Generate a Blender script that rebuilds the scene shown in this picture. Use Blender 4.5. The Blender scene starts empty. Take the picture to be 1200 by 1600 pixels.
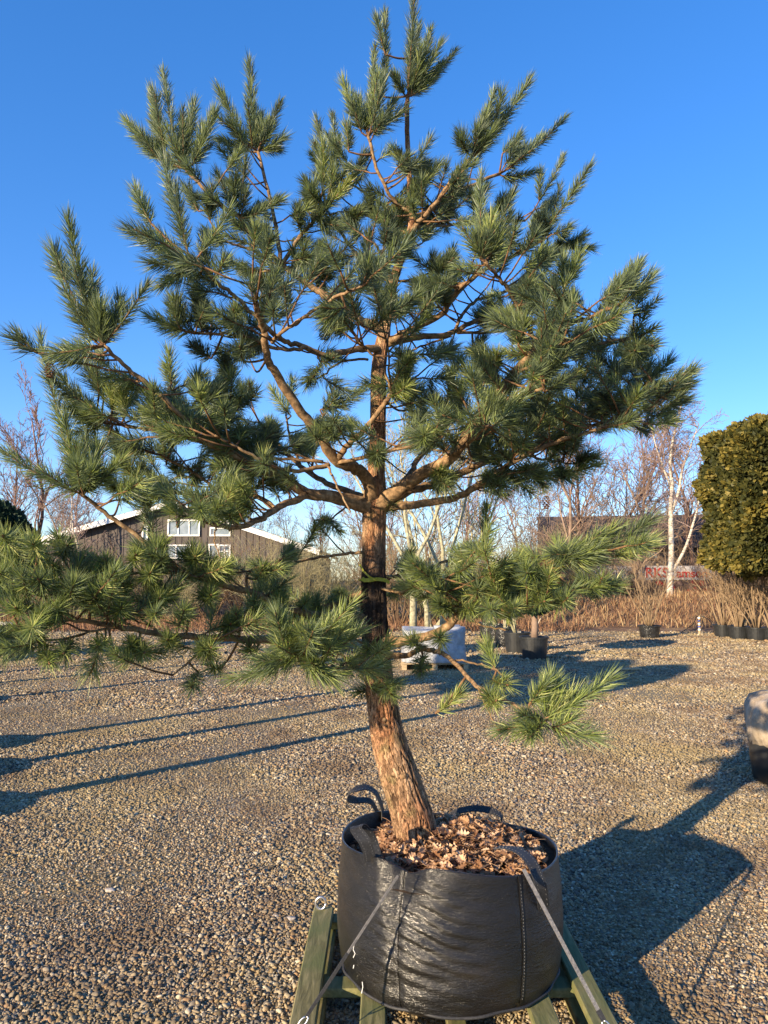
import bpy, math, random
import numpy as np
from mathutils import Vector, noise
R = math.radians
scene = bpy.context.scene
COL = scene.collection
# ------------------------------------------------------------------ camera, light, exposure
CAM_H = 1.69; PITCH = R(5.1); F = 1180.0
cam_d = bpy.data.cameras.new("camera"); cam = bpy.data.objects.new("camera", cam_d); COL.objects.link(cam)
cam.location = (0, 0, CAM_H); cam.rotation_euler = (math.pi/2 + PITCH, 0, 0)
cam_d.sensor_fit = 'VERTICAL'; cam_d.sensor_height = 36; cam_d.lens = 36*F/1600
cam_d.clip_start = 0.05; cam_d.clip_end = 3000
scene.camera = cam
SUN_EL = R(15.0)
SX, SY = -0.69, -0.724                                    # ground direction towards the sun
w = bpy.data.worlds.new("World"); scene.world = w; w.use_nodes = True
nt = w.node_tree; nt.nodes.clear()
sky = nt.nodes.new('ShaderNodeTexSky'); sky.sky_type = 'NISHITA'; sky.sun_disc = False
sky.sun_elevation = SUN_EL; sky.sun_rotation = math.atan2(SX, SY)
sky.air_density = 1.0; sky.dust_density = 0.1; sky.ozone_density = 3.0; sky.altitude = 100
hs = nt.nodes.new('ShaderNodeHueSaturation'); hs.inputs['Saturation'].default_value = 1.42; hs.inputs['Hue'].default_value = 0.505
gm = nt.nodes.new('ShaderNodeGamma'); gm.inputs[1].default_value = .76
bg = nt.nodes.new('ShaderNodeBackground'); bg.inputs[1].default_value = 0.15
wo = nt.nodes.new('ShaderNodeOutputWorld')
nt.links.new(sky.outputs[0], gm.inputs[0]); nt.links.new(gm.outputs[0], hs.inputs['Color']); tn = nt.nodes.new('ShaderNodeMix'); tn.data_type = 'RGBA'; tn.blend_type = 'MULTIPLY'; tn.inputs[0].default_value = 1; tn.inputs[7].default_value = (.98, 1.02, 1.26, 1)
nt.links.new(hs.outputs[0], tn.inputs[6]); nt.links.new(tn.outputs[2], bg.inputs[0]); nt.links.new(bg.outputs[0], wo.inputs[0])
sl = bpy.data.lights.new("sun", 'SUN'); so = bpy.data.objects.new("sun", sl); COL.objects.link(so)
sl.energy = 5.0; sl.angle = R(0.5); sl.color = (1.0, 0.80, 0.54)
sd = Vector((SX*math.cos(SUN_EL), SY*math.cos(SUN_EL), math.sin(SUN_EL)))
so.rotation_euler = sd.to_track_quat('Z', 'Y').to_euler()
vs = scene.view_settings; vs.view_transform = 'Standard'; vs.look = 'None'; vs.gamma = 1; vs.exposure = 1.12
vs.use_curve_mapping = False
scene.render.engine = 'CYCLES'
cy = scene.cycles; cy.max_bounces = 6; cy.transparent_max_bounces = 8

# ------------------------------------------------------------------ helpers
def P(px, py, Y):
    """world point at depth Y on the line of sight of a point measured in the photograph"""
    xc = (px-600)/F; yc = (800-py)/F
    t = Y/(math.cos(PITCH) - yc*math.sin(PITCH))
    return np.array([xc*t, Y, CAM_H + t*(math.sin(PITCH) + yc*math.cos(PITCH))])
def G(px, py, z=0.0):
    """ground point seen at px,py"""
    xc = (px-600)/F; yc = (800-py)/F
    dz = math.sin(PITCH) + yc*math.cos(PITCH); t = (z-CAM_H)/dz
    return np.array([xc*t, t*(math.cos(PITCH)-yc*math.sin(PITCH)), z])

def newmat(name, rough=0.8, spec=0.3):
    m = bpy.data.materials.new(name); m.use_nodes = True
    b = m.node_tree.nodes['Principled BSDF']; b.inputs['Roughness'].default_value = rough
    b.inputs['Specular IOR Level'].default_value = spec
    return m, m.node_tree, b
def node(t, typ, **kw):
    n = t.nodes.new(typ)
    for k, v in kw.items():
        if k in n.inputs.keys(): n.inputs[k].default_value = v
        else: setattr(n, k, v)
    return n
def ramp(t, fac, stops, interp='LINEAR'):
    n = t.nodes.new('ShaderNodeValToRGB'); e = n.color_ramp.elements; n.color_ramp.interpolation = interp
    while len(e) > 1: e.remove(e[-1])
    e[0].position = stops[0][0]; e[0].color = (*stops[0][1], 1)
    for p, c in stops[1:]:
        k = e.new(p); k.color = (*c, 1)
    t.links.new(fac, n.inputs[0]); return n.outputs[0]
def bump(t, b, height, strength=0.5, dist=0.01, prev=None):
    n = t.nodes.new('ShaderNodeBump'); n.inputs['Strength'].default_value = strength; n.inputs['Distance'].default_value = dist
    t.links.new(height, n.inputs['Height'])
    if prev is not None: t.links.new(prev, n.inputs['Normal'])
    t.links.new(n.outputs[0], b.inputs['Normal']); return n.outputs[0]
def coords(t, scale=(1,1,1), kind='Object'):
    c = t.nodes.new('ShaderNodeTexCoord'); m = t.nodes.new('ShaderNodeMapping'); m.inputs['Scale'].default_value = scale
    t.links.new(c.outputs[kind], m.inputs[0]); return m.outputs[0]
def mix(t, fac, a, b, mode='MIX'):
    n = t.nodes.new('ShaderNodeMix'); n.data_type = 'RGBA'; n.blend_type = mode
    for s, v in ((0, fac), (6, a), (7, b)):
        if isinstance(v, (int, float)): n.inputs[s].default_value = v
        elif isinstance(v, tuple): n.inputs[s].default_value = (*v, 1)
        else: t.links.new(v, n.inputs[s])
    return n.outputs[2]
def noisemat(name, stops, scale=5, rough=0.8, stretch=(1,1,1), bstr=0.4, bdist=0.01, detail=6, spec=0.3, kind='Object'):
    m, t, b = newmat(name, rough, spec)
    n = node(t, 'ShaderNodeTexNoise', Scale=scale, Detail=detail, Roughness=0.65)
    t.links.new(coords(t, stretch, kind), n.inputs['Vector'])
    t.links.new(ramp(t, n.outputs[0], stops), b.inputs['Base Color'])
    if bstr: bump(t, b, n.outputs[0], bstr, bdist)
    return m
def tintmat(name, stops, rough=0.5, spec=0.4, trans=0.0):
    """colour from the per-vertex 'tint' value (natural leaf to leaf variation)"""
    m, t, b = newmat(name, rough, spec)
    a = node(t, 'ShaderNodeAttribute', attribute_name='tint')
    c = ramp(t, a.outputs['Fac'], stops); t.links.new(c, b.inputs['Base Color'])
    if trans:
        tr = t.nodes.new('ShaderNodeBsdfTranslucent'); t.links.new(c, tr.inputs[0])
        ms = t.nodes.new('ShaderNodeMixShader'); ms.inputs[0].default_value = trans
        o = t.nodes['Material Output']
        t.links.new(b.outputs[0], ms.inputs[1]); t.links.new(tr.outputs[0], ms.inputs[2]); t.links.new(ms.outputs[0], o.inputs[0])
    return m

class MB:
    def __init__(s): s.v = []; s.f = []; s.t = []
    def add(s, vs, fs, tint=0.5):
        o = len(s.v); s.v.extend([tuple(p) for p in vs]); s.f.extend([tuple(i+o for i in f) for f in fs]); s.t.extend([tint]*len(vs))
    def box(s, c, d, rz=0.0, taper=1.0, rot=None, bev=0.0):
        hx, hy, hz = d[0]/2, d[1]/2, d[2]/2; ca, sa = math.cos(rz), math.sin(rz)
        b = min(bev, hx*.45, hy*.45, hz*.45)
        if b <= 0:
            q = [(x*hx, y*hy, z*hz) for z in (-1,1) for x, y in ((-1,-1),(1,-1),(1,1),(-1,1))]
            fs = [(0,3,2,1),(4,5,6,7),(0,1,5,4),(1,2,6,5),(2,3,7,6),(3,0,4,7)]
        else:
            q = []
            for z, k in ((-hz, b), (-hz+b, 0), (hz-b, 0), (hz, b)):
                for x, y in ((-1,-1),(1,-1),(1,1),(-1,1)):
                    q.append((x*(hx-k), y*(hy-b if not k else hy-k), z)); 
            q2 = []
            for z, k in ((-hz, b), (-hz+b, 0), (hz-b, 0), (hz, b)):
                X, Y_ = hx-k, hy-k; bb = b
                for x, y in ((-X+bb,-Y_),(X-bb,-Y_),(X,-Y_+bb),(X,Y_-bb),(X-bb,Y_),(-X+bb,Y_),(-X,Y_-bb),(-X,-Y_+bb)): q2.append((x, y, z))
            q = q2; fs = [tuple(range(7,-1,-1)), tuple(range(24,32))]
            for r_ in range(3):
                for k in range(8): a = r_*8+k; c2 = r_*8+(k+1)%8; fs.append((a, c2, c2+8, a+8))
        out = []
        for x, y, z in q:
            if z > 0: x *= taper; y *= taper
            p = Vector((x, y, z))
            if rot is not None: p = rot @ p
            out.append((c[0]+p.x*ca-p.y*sa, c[1]+p.x*sa+p.y*ca, c[2]+p.z))
        s.add(out, fs)
    def beam(s, a, b, wx, wz, bev=0.0):
        a = Vector(a); b = Vector(b); d = b-a
        q = d.to_track_quat('X', 'Z'); s.box((a+b)/2, (d.length, wx, wz), 0, rot=q.to_matrix(), bev=bev)
    def tube(s, pts, rad, n=6, cap=True, tint=0.5):
        pts = [Vector(p) for p in pts]; m = len(pts); vs = []; fs = []
        t = (pts[1]-pts[0]).normalized()
        u = t.orthogonal().normalized()
        for i, p in enumerate(pts):
            tt = (pts[min(i+1, m-1)]-pts[max(i-1, 0)])
            if tt.length > 1e-9: t = tt.normalized()
            u = (u - t*u.dot(t));
            u = u.normalized() if u.length > 1e-6 else t.orthogonal().normalized()
            v = t.cross(u); r = rad[i] if hasattr(rad, '__len__') else rad
            for k in range(n):
                a = 2*math.pi*k/n; vs.append(p + (u*math.cos(a)+v*math.sin(a))*r)
        for i in range(m-1):
            for k in range(n):
                a = i*n+k; b = i*n+(k+1)%n; fs.append((a, b, b+n, a+n))
        if cap and n > 3: fs.append(tuple(range(n-1, -1, -1))); fs.append(tuple(range((m-1)*n, m*n)))
        s.add(vs, fs, tint)
    def lathe(s, c, prof, n=48, fn=None):
        vs = []; fs = []
        for r, z in prof:
            for k in range(n):
                a = 2*math.pi*k/n; rr, zz = (r, z) if fn is None else fn(r, z, a)
                vs.append((c[0]+rr*math.cos(a), c[1]+rr*math.sin(a), c[2]+zz))
        for i in range(len(prof)-1):
            for k in range(n):
                a = i*n+k; b = i*n+(k+1)%n; fs.append((a, b, b+n, a+n))
        fs.append(tuple(range(n-1, -1, -1))); fs.append(tuple(range((len(prof)-1)*n, len(prof)*n)))
        s.add(vs, fs)
    def ribbon(s, pts, width, side, th=0.003):
        """webbing strap along pts; side = vector(s) across it"""
        pts = [Vector(p) for p in pts]; m = len(pts); vs = []; fs = []
        for i, p in enumerate(pts):
            t = (pts[min(i+1, m-1)]-pts[max(i-1, 0)]).normalized()
            sv = Vector(side[i] if isinstance(side[0], (tuple, list, Vector)) else side); sv = (sv-t*sv.dot(t)).normalized()
            nn = t.cross(sv); 
            for a, b in ((-1,-1),(1,-1),(1,1),(-1,1)): vs.append(p+sv*a*width/2+nn*b*th/2)
        for i in range(m-1):
            for k in range(4): a = i*4+k; b = i*4+(k+1)%4; fs.append((a, b, b+4, a+4))
        fs.append((3,2,1,0)); fs.append(tuple(range((m-1)*4, m*4))); s.add(vs, fs)
    def build(s, name, m, parent=None, smooth=False, loc=None):
        me = bpy.data.meshes.new(name); 
        v = s.v
        if loc is not None: v = [(a-loc[0], b-loc[1], c-loc[2]) for a, b, c in v]
        me.from_pydata(v, [], s.f); me.materials.append(m)
        at = me.attributes.new('tint', 'FLOAT', 'POINT'); at.data.foreach_set('value', s.t)
        if smooth: me.polygons.foreach_set('use_smooth', [True]*len(me.polygons))
        me.update()
        o = bpy.data.objects.new(name, me); COL.objects.link(o)
        if parent: o.parent = parent
        if loc is not None and parent is None: o.location = loc
        return o
def npmesh(name, V, quads, tris, m, parent=None, tint=None, smooth=False):
    me = bpy.data.meshes.new(name)
    nq = 0 if quads is None else len(quads); ntr = 0 if tris is None else len(tris)
    loops = np.concatenate([q.reshape(-1) for q in (quads, tris) if q is not None]).astype(np.int32)
    tot = np.concatenate([np.full(nq, 4), np.full(ntr, 3)]).astype(np.int32)
    st = np.concatenate([[0], np.cumsum(tot)[:-1]]).astype(np.int32)
    me.vertices.add(len(V)); me.vertices.foreach_set('co', np.asarray(V, dtype=np.float32).reshape(-1))
    me.loops.add(len(loops)); me.loops.foreach_set('vertex_index', loops)
    me.polygons.add(nq+ntr); me.polygons.foreach_set('loop_start', st)
    me.update(calc_edges=True); me.validate()
    me.materials.append(m)
    if tint is not None:
        at = me.attributes.new('tint', 'FLOAT', 'POINT'); at.data.foreach_set('value', np.asarray(tint, dtype=np.float32))
    if smooth: me.polygons.foreach_set('use_smooth', [True]*(nq+ntr))
    o = bpy.data.objects.new(name, me); COL.objects.link(o)
    if parent: o.parent = parent
    return o
def tag(o, label=None, cat=None, group=None, kind=None):
    if label: o['label'] = label
    if cat: o['category'] = cat
    if group: o['group'] = group
    if kind: o['kind'] = kind
    return o
def thing(name, loc, label, cat, group=None, rz=0):
    o = bpy.data.objects.new(name, None); o.location = loc; o.rotation_euler = (0,0,rz); o.empty_display_size = .2
    COL.objects.link(o); return tag(o, label, cat, group)
def copy_tree(o, loc, rz=0, sc=1.0, label=None, group=None):
    c = o.copy(); COL.objects.link(c); c.location = loc; c.rotation_euler = (0,0,rz); c.scale = (sc,sc,sc) if not hasattr(sc,'__len__') else sc
    if label: c['label'] = label
    if group: c['group'] = group
    for ch in list(o.children):
        d = ch.copy(); COL.objects.link(d); d.parent = c
        for g in list(ch.children):
            e = g.copy(); COL.objects.link(e); e.parent = d
    return c
def catmull(pts, per=6):
    p = [np.array(q, float) for q in pts]; p = [2*p[0]-p[1]] + p + [2*p[-1]-p[-2]]; out = []
    for i in range(1, len(p)-2):
        for k in range(per):
            t = k/per
            out.append(0.5*((2*p[i]) + (-p[i-1]+p[i+1])*t + (2*p[i-1]-5*p[i]+4*p[i+1]-p[i+2])*t*t + (-p[i-1]+3*p[i]-3*p[i+1]+p[i+2])*t**3))
    out.append(p[-2]); return out

# ------------------------------------------------------------------ materials
PEB = [(0.0,(.07,.054,.038)),(.10,(.17,.145,.12)),(.20,(.31,.22,.12)),(.38,(.41,.31,.18)),(.54,(.20,.135,.08)),(.63,(.47,.38,.245)),(.78,(.28,.24,.185)),(.91,(.60,.52,.38)),(.96,(.38,.23,.12))]
def ground_mat():
    m, t, b = newmat("gravel_ground", .85, .25)
    co = coords(t)
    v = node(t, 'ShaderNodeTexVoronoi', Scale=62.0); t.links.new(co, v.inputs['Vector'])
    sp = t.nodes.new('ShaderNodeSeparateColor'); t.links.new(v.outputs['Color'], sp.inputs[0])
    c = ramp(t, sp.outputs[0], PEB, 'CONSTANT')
    gap = ramp(t, v.outputs['Distance'], [(.35,(1,1,1)),(.62,(.6,.55,.48))])  # self-shadowing between the pebbles, painted as darker gaps
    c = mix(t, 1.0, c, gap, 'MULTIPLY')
    n1 = node(t, 'ShaderNodeTexNoise', Scale=.55, Detail=5, Roughness=.6); t.links.new(co, n1.inputs['Vector'])
    n2 = node(t, 'ShaderNodeTexNoise', Scale=2.3, Detail=6, Roughness=.7); t.links.new(co, n2.inputs['Vector'])
    c = mix(t, ramp(t, n2.outputs[0], [(.52,(0,0,0)),(.68,(.5,.5,.5))]), c, (.10,.075,.045))
    c = mix(t, ramp(t, n1.outputs[0], [(.42,(0,0,0)),(.62,(.5,.5,.5))]), c, (.21,.17,.07))
    sy = t.nodes.new('ShaderNodeSeparateXYZ'); t.links.new(co, sy.inputs[0])
    m2 = node(t, 'ShaderNodeMapRange'); m2.inputs['From Min'].default_value = 9; m2.inputs['From Max'].default_value = 17; m2.inputs['To Max'].default_value = .75; t.links.new(sy.outputs[1], m2.inputs['Value'])
    fine = node(t, 'ShaderNodeTexNoise', Scale=26, Detail=5, Roughness=.7); t.links.new(co, fine.inputs['Vector'])
    c = mix(t, m2.outputs[0], c, ramp(t, fine.outputs[0], [(.30,(.22,.17,.09)),(.5,(.42,.33,.19)),(.68,(.60,.50,.31))]))  # brighter with distance: sunlit stone faces painted into the flat ground
    # beyond the yard: earth with old leaves and thin grass
    s = t.nodes.new('ShaderNodeSeparateXYZ'); t.links.new(co, s.inputs[0])
    mr = node(t, 'ShaderNodeMapRange'); mr.inputs['From Min'].default_value = 28.5; mr.inputs['From Max'].default_value = 30.5
    nn = node(t, 'ShaderNodeMath', operation='MULTIPLY_ADD'); t.links.new(n1.outputs[0], nn.inputs[0]); nn.inputs[1].default_value = 6; t.links.new(s.outputs[1], nn.inputs[2])
    t.links.new(nn.outputs[0], mr.inputs['Value'])
    far = ramp(t, n2.outputs[0], [(.3,(.06,.04,.025)),(.5,(.13,.09,.045)),(.7,(.10,.10,.04))])
    c = mix(t, mr.outputs[0], c, far)
    t.links.new(c, b.inputs['Base Color'])
    inv = node(t, 'ShaderNodeMath', operation='SUBTRACT'); inv.inputs[0].default_value = 1; t.links.new(v.outputs['Distance'], inv.inputs[1])
    bump(t, b, inv.outputs[0], .35, .006)
    return m
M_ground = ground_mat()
def pebble_mat():
    m, t, b = newmat("pebble", .7, .3)
    oi = t.nodes.new('ShaderNodeObjectInfo')
    c = ramp(t, oi.outputs['Random'], PEB, 'CONSTANT')
    n = node(t, 'ShaderNodeTexNoise', Scale=1.6, Detail=3); t.links.new(coords(t), n.inputs['Vector'])
    c = mix(t, .45, c, ramp(t, n.outputs[0], [(.3,(.30,.28,.26)),(.7,(1,1,1))]), 'MULTIPLY')
    gp = t.nodes.new('ShaderNodeNewGeometry')
    n1 = node(t, 'ShaderNodeTexNoise', Scale=.55, Detail=5, Roughness=.6); n2 = node(t, 'ShaderNodeTexNoise', Scale=1.3, Detail=6, Roughness=.65)
    mp = t.nodes.new('ShaderNodeMapping'); mp.inputs['Scale'].default_value = (1,.75,1); t.links.new(gp.outputs['Position'], mp.inputs[0])
    for q in (n1, n2): t.links.new(mp.outputs[0], q.inputs['Vector'])
    c = mix(t, ramp(t, n2.outputs[0], [(.48,(0,0,0)),(.62,(.80,.80,.80))]), c, (.145,.098,.055))
    c = mix(t, ramp(t, n1.outputs[0], [(.46,(0,0,0)),(.64,(.45,.45,.45))]), c, (.34,.27,.12))
    t.links.new(c, b.inputs['Base Color']); return m
M_pebble = pebble_mat()
def bark_mat(name, lo, hi, zscale=.3, scale=22, cracks=True):
    m, t, b = newmat(name, .85, .2)
    co = coords(t, (1,1,zscale))
    n = node(t, 'ShaderNodeTexNoise', Scale=scale, Detail=8, Roughness=.7); t.links.new(co, n.inputs['Vector'])
    c = ramp(t, n.outputs[0], [(.28, lo), (.5, tuple((a+b_)/2 for a, b_ in zip(lo, hi))), (.72, hi)])
    t.links.new(c, b.inputs['Base Color']); bump(t, b, n.outputs[0], .8, .006); return m
def trunk_mat():
    m, t, b = newmat("pine_bark", .85, .2)
    co = coords(t, (1,1,.35)); cs = coords(t)
    n = node(t, 'ShaderNodeTexNoise', Scale=30, Detail=8, Roughness=.7); t.links.new(co, n.inputs['Vector'])
    n3 = node(t, 'ShaderNodeTexNoise', Scale=7, Detail=4, Roughness=.6); t.links.new(co, n3.inputs['Vector'])
    base = ramp(t, n.outputs[0], [(.28,(.13,.07,.04)),(.42,(.34,.205,.115)),(.55,(.47,.30,.175)),(.68,(.58,.42,.27)),(.8,(.66,.52,.36))])
    orange = ramp(t, n.outputs[0], [(.3,(.20,.085,.04)),(.5,(.42,.20,.10)),(.7,(.60,.33,.18))])
    c = mix(t, ramp(t, n3.outputs[0], [(.45,(0,0,0)),(.6,(1,1,1))]), base, orange)
    moss = node(t, 'ShaderNodeTexNoise', Scale=14, Detail=5); t.links.new(cs, moss.inputs['Vector'])
    c = mix(t, ramp(t, moss.outputs[0], [(.55,(0,0,0)),(.72,(.6,.6,.6))]), c, (.24,.22,.09))
    fv = node(t, 'ShaderNodeTexVoronoi', Scale=42.0); fv.feature = 'DISTANCE_TO_EDGE'
    wp = mix(t, .12, coords(t, (1,1,.45)), n.outputs['Color']); t.links.new(wp, fv.inputs['Vector'])
    fc = node(t, 'ShaderNodeTexVoronoi', Scale=42.0); t.links.new(wp, fc.inputs['Vector'])
    sc_ = t.nodes.new('ShaderNodeSeparateColor'); t.links.new(fc.outputs['Color'], sc_.inputs[0])
    c = mix(t, .5, c, ramp(t, sc_.outputs[0], [(0,(.55,.50,.46)),(.5,(.85,.82,.80)),(1,(1.15,1.15,1.15))]), 'MULTIPLY')
    c = mix(t, ramp(t, fv.outputs['Distance'], [(.015,(.8,.8,.8)),(.07,(0,0,0))]), c, (.11,.06,.035))
    # crack depth stored on the mesh
    a = node(t, 'ShaderNodeAttribute', attribute_name='tint')
    c = mix(t, ramp(t, a.outputs['Fac'], [(.22,(.95,.95,.95)),(.62,(0,0,0))]), c, (.06,.033,.02))
    # sooty weathered band round the trunk
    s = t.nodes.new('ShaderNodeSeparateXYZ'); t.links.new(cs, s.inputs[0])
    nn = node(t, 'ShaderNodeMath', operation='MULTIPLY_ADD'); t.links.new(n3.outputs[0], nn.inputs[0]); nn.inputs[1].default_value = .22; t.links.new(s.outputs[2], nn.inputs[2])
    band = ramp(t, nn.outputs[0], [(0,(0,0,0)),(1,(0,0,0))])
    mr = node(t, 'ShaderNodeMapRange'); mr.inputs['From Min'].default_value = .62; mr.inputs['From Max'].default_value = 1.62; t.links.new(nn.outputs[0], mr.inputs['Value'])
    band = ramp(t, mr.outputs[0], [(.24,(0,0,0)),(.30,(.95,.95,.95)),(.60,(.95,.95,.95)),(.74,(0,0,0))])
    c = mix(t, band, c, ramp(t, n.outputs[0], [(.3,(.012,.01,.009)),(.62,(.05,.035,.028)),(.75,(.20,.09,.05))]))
    t.links.new(c, b.inputs['Base Color']); b0 = bump(t, b, n.outputs[0], 1.0, .012); bump(t, b, ramp(t, fv.outputs['Distance'], [(0,(0,0,0)),(.12,(1,1,1))]), .7, .006, b0); return m
M_trunk = trunk_mat()
M_branch = noisemat("pine_branch_bark", [(.25,(.05,.032,.02)),(.42,(.14,.09,.048)),(.55,(.27,.165,.085)),(.66,(.34,.25,.14)),(.78,(.46,.38,.24))], 42, .85, (1,1,1), .8, .004)
M_twig = noisemat("pine_twig", [(.3,(.07,.036,.02)),(.6,(.20,.11,.052)),(.8,(.32,.19,.09))], 60, .8, (1,1,1), 0)
M_cone = noisemat("pine_cone_brown", [(.3,(.06,.03,.02)),(.7,(.22,.12,.06))], 60, .8)
M_needle = tintmat("pine_needle", [(0,(.062,.088,.055)),(.28,(.165,.212,.118)),(.5,(.195,.248,.090)),(.72,(.225,.290,.056)),(1,(.50,.51,.20))], .46, .5, .33)
M_leaf = tintmat("dry_oak_leaf", [(0,(.07,.032,.018)),(.35,(.22,.11,.055)),(.6,(.42,.25,.14)),(1,(.68,.47,.31))], .6, .3, .12)
M_soil = noisemat("dark_soil", [(.3,(.03,.02,.012)),(.7,(.10,.06,.035))], 30, .95, bstr=1, bdist=.02)
def bag_mat():
    m, t, b = newmat("black_woven_plastic", .34, .4)
    b.inputs["Coat Weight"].default_value = .55; b.inputs["Coat Roughness"].default_value = .13
    co = coords(t)
    wv = node(t, 'ShaderNodeTexWave', Scale=160, Distortion=.3); wv.bands_direction = 'Z'; t.links.new(co, wv.inputs['Vector'])
    vx = node(t, 'ShaderNodeTexVoronoi', Scale=260); t.links.new(co, vx.inputs['Vector'])
    n = node(t, 'ShaderNodeTexNoise', Scale=3.5, Detail=6); t.links.new(coords(t, (1,1,2.5)), n.inputs['Vector'])
    t.links.new(ramp(t, n.outputs[0], [(.3,(.006,.0055,.005)),(.6,(.011,.0095,.008)),(.82,(.028,.022,.015))]), b.inputs['Base Color'])
    n2 = node(t, 'ShaderNodeTexNoise', Scale=2.2, Detail=3); t.links.new(coords(t, (1,1,4.5)), n2.inputs['Vector'])
    b1 = bump(t, b, n2.outputs[0], .35, .02)
    n5 = node(t, 'ShaderNodeTexNoise', Scale=90, Detail=3); t.links.new(coords(t, (.5,.5,2)), n5.inputs['Vector'])
    b2 = bump(t, b, vx.outputs['Color'], .42, .003, bump(t, b, n5.outputs[0], .6, .004, b1))
    fin = bump(t, b, wv.outputs[0], .3, .002, b2); t.links.new(fin, b.inputs['Coat Normal'])
    dn = node(t, 'ShaderNodeTexNoise', Scale=11, Detail=7, Roughness=.7); t.links.new(co, dn.inputs['Vector'])
    t.links.new(mix(t, ramp(t, dn.outputs[0], [(.58,(0,0,0)),(.76,(.10,.10,.10))]), b.inputs['Base Color'].links[0].from_socket, (.10,.078,.052)), b.inputs['Base Color'])
    t.links.new(ramp(t, n.outputs[0], [(.3,(.27,.27,.27)),(.7,(.40,.40,.40))]), b.inputs['Roughness'])
    return m
M_bag = bag_mat()
M_web = noisemat("black_webbing", [(.3,(.015,.015,.016)),(.7,(.05,.05,.052))], 200, .55, (1,1,1), .3, .001)
M_strap = noisemat("glare_grey_strap", [(.3,(.09,.085,.08)),(.7,(.24,.225,.21))], 120, .35, spec=.6)  # black webbing; sun glare on it is painted in as grey
M_white = noisemat("white_thread", [(.3,(.7,.7,.68)),(.7,(.85,.85,.83))], 30, .7)
M_plast = noisemat("black_pot_plastic", [(.3,(.012,.013,.014)),(.7,(.03,.032,.034))], 9, .38, spec=.5, bstr=.15)
M_gloss = noisemat("black_film_pot", [(.3,(.012,.012,.012)),(.7,(.03,.03,.03))], 7, .22, spec=.6, bstr=.8, bdist=.04)
M_steel = newmat("galvanised_steel", .35, .5)[0]; M_steel.node_tree.nodes['Principled BSDF'].inputs['Metallic'].default_value = .9; M_steel.node_tree.nodes['Principled BSDF'].inputs['Base Color'].default_value = (.6,.6,.62,1)
def wood_mat():
    m, t, b = newmat("green_treated_timber", .8, .25)
    co = coords(t, (9,1.1,9)); wv = node(t, 'ShaderNodeTexNoise', Scale=5, Detail=7, Roughness=.65, Distortion=.8); t.links.new(co, wv.inputs['Vector'])
    g = node(t, 'ShaderNodeTexNoise', Scale=5, Detail=5); t.links.new(coords(t), g.inputs['Vector'])
    c = ramp(t, wv.outputs[0], [(.3,(.075,.068,.03)),(.5,(.19,.17,.075)),(.7,(.33,.28,.14))])
    c = mix(t, ramp(t, g.outputs[0], [(.42,(0,0,0)),(.66,(.8,.8,.8))]), c, (.13,.15,.055))
    # knots
    kn = node(t, 'ShaderNodeTexVoronoi', Scale=3.2); t.links.new(coords(t, (2.2,1,1)), kn.inputs['Vector'])
    c = mix(t, ramp(t, kn.outputs[0], [(.05,(1,1,1)),(.12,(0,0,0))]), c, (.05,.04,.02))
    t.links.new(c, b.inputs['Base Color']); bump(t, b, wv.outputs[0], .6, .004); return m
M_wood = wood_mat()
M_palewood = noisemat("raw_pallet_wood", [(.3,(.25,.18,.10)),(.7,(.52,.40,.24))], 12, .8, (1,6,6))
M_film = noisemat("white_stretch_film", [(.3,(.24,.245,.26)),(.6,(.36,.37,.39)),(.8,(.50,.51,.53))], 9, .35, (1,1,.6), 1, .05, spec=.5)
M_burlap = noisemat("hessian", [(.3,(.20,.15,.10)),(.55,(.42,.34,.25)),(.75,(.58,.50,.40))], 6, .95, (1,1,.5), 1, .03)
M_yel = noisemat("yellow_tape", [(.3,(.33,.28,.02)),(.7,(.50,.44,.04))], 20, .45)
M_baretwig = noisemat("bare_tree_bark", [(.3,(.13,.09,.065)),(.6,(.27,.19,.14)),(.8,(.38,.29,.22))], 3, .9, bstr=0)
M_redtwig = noisemat("red_brown_bark", [(.3,(.12,.07,.055)),(.6,(.25,.155,.125)),(.8,(.34,.23,.19))], 3, .9, bstr=0)
M_palebark = noisemat("pale_green_bark", [(.32,(.10,.09,.06)),(.45,(.27,.25,.16)),(.6,(.42,.39,.26)),(.8,(.52,.49,.36))], 9, .85, bstr=.3)
M_birch = noisemat("white_birch_bark", [(.34,(.06,.045,.04)),(.44,(.40,.34,.27)),(.6,(.62,.56,.46)),(.8,(.74,.69,.60))], 7, .7, (1,1,4), .2)
M_birchtwig = noisemat("birch_twig", [(.3,(.16,.11,.10)),(.7,(.36,.27,.24))], 3, .9, bstr=0)
M_stem = noisemat("tan_shrub_stem", [(.3,(.15,.10,.06)),(.7,(.34,.245,.15))], 8, .85, bstr=0)
M_brown = noisemat("brown_thicket", [(.3,(.12,.075,.045)),(.7,(.27,.18,.11))], 3, .9, bstr=0)
M_olive = noisemat("olive_thicket", [(.3,(.15,.13,.07)),(.7,(.36,.32,.18))], 3, .9, bstr=0)
M_straw = tintmat("dry_grass", [(0,(.15,.075,.045)),(.5,(.33,.19,.105)),(1,(.50,.37,.20))], .8, .2, .1)
M_gold = tintmat("golden_conifer_frond", [(0,(.013,.018,.007)),(.45,(.040,.045,.012)),(.75,(.088,.082,.018)),(1,(.19,.15,.03))], .6, .3, .1)
M_dkgreen = tintmat("dark_conifer_frond", [(0,(.010,.022,.014)),(.6,(.03,.06,.032)),(1,(.06,.10,.045))], .6, .3, .1)
M_boards = noisemat("black_timber_boards", [(.3,(.05,.041,.037)),(.5,(.095,.08,.073)),(.75,(.16,.14,.13))], 5, .85, (6,1,.25), .3)
M_roof = noisemat("dark_felt_roof", [(.3,(.04,.034,.034)),(.7,(.085,.07,.066))], 2, .9, bstr=.2)
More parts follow.
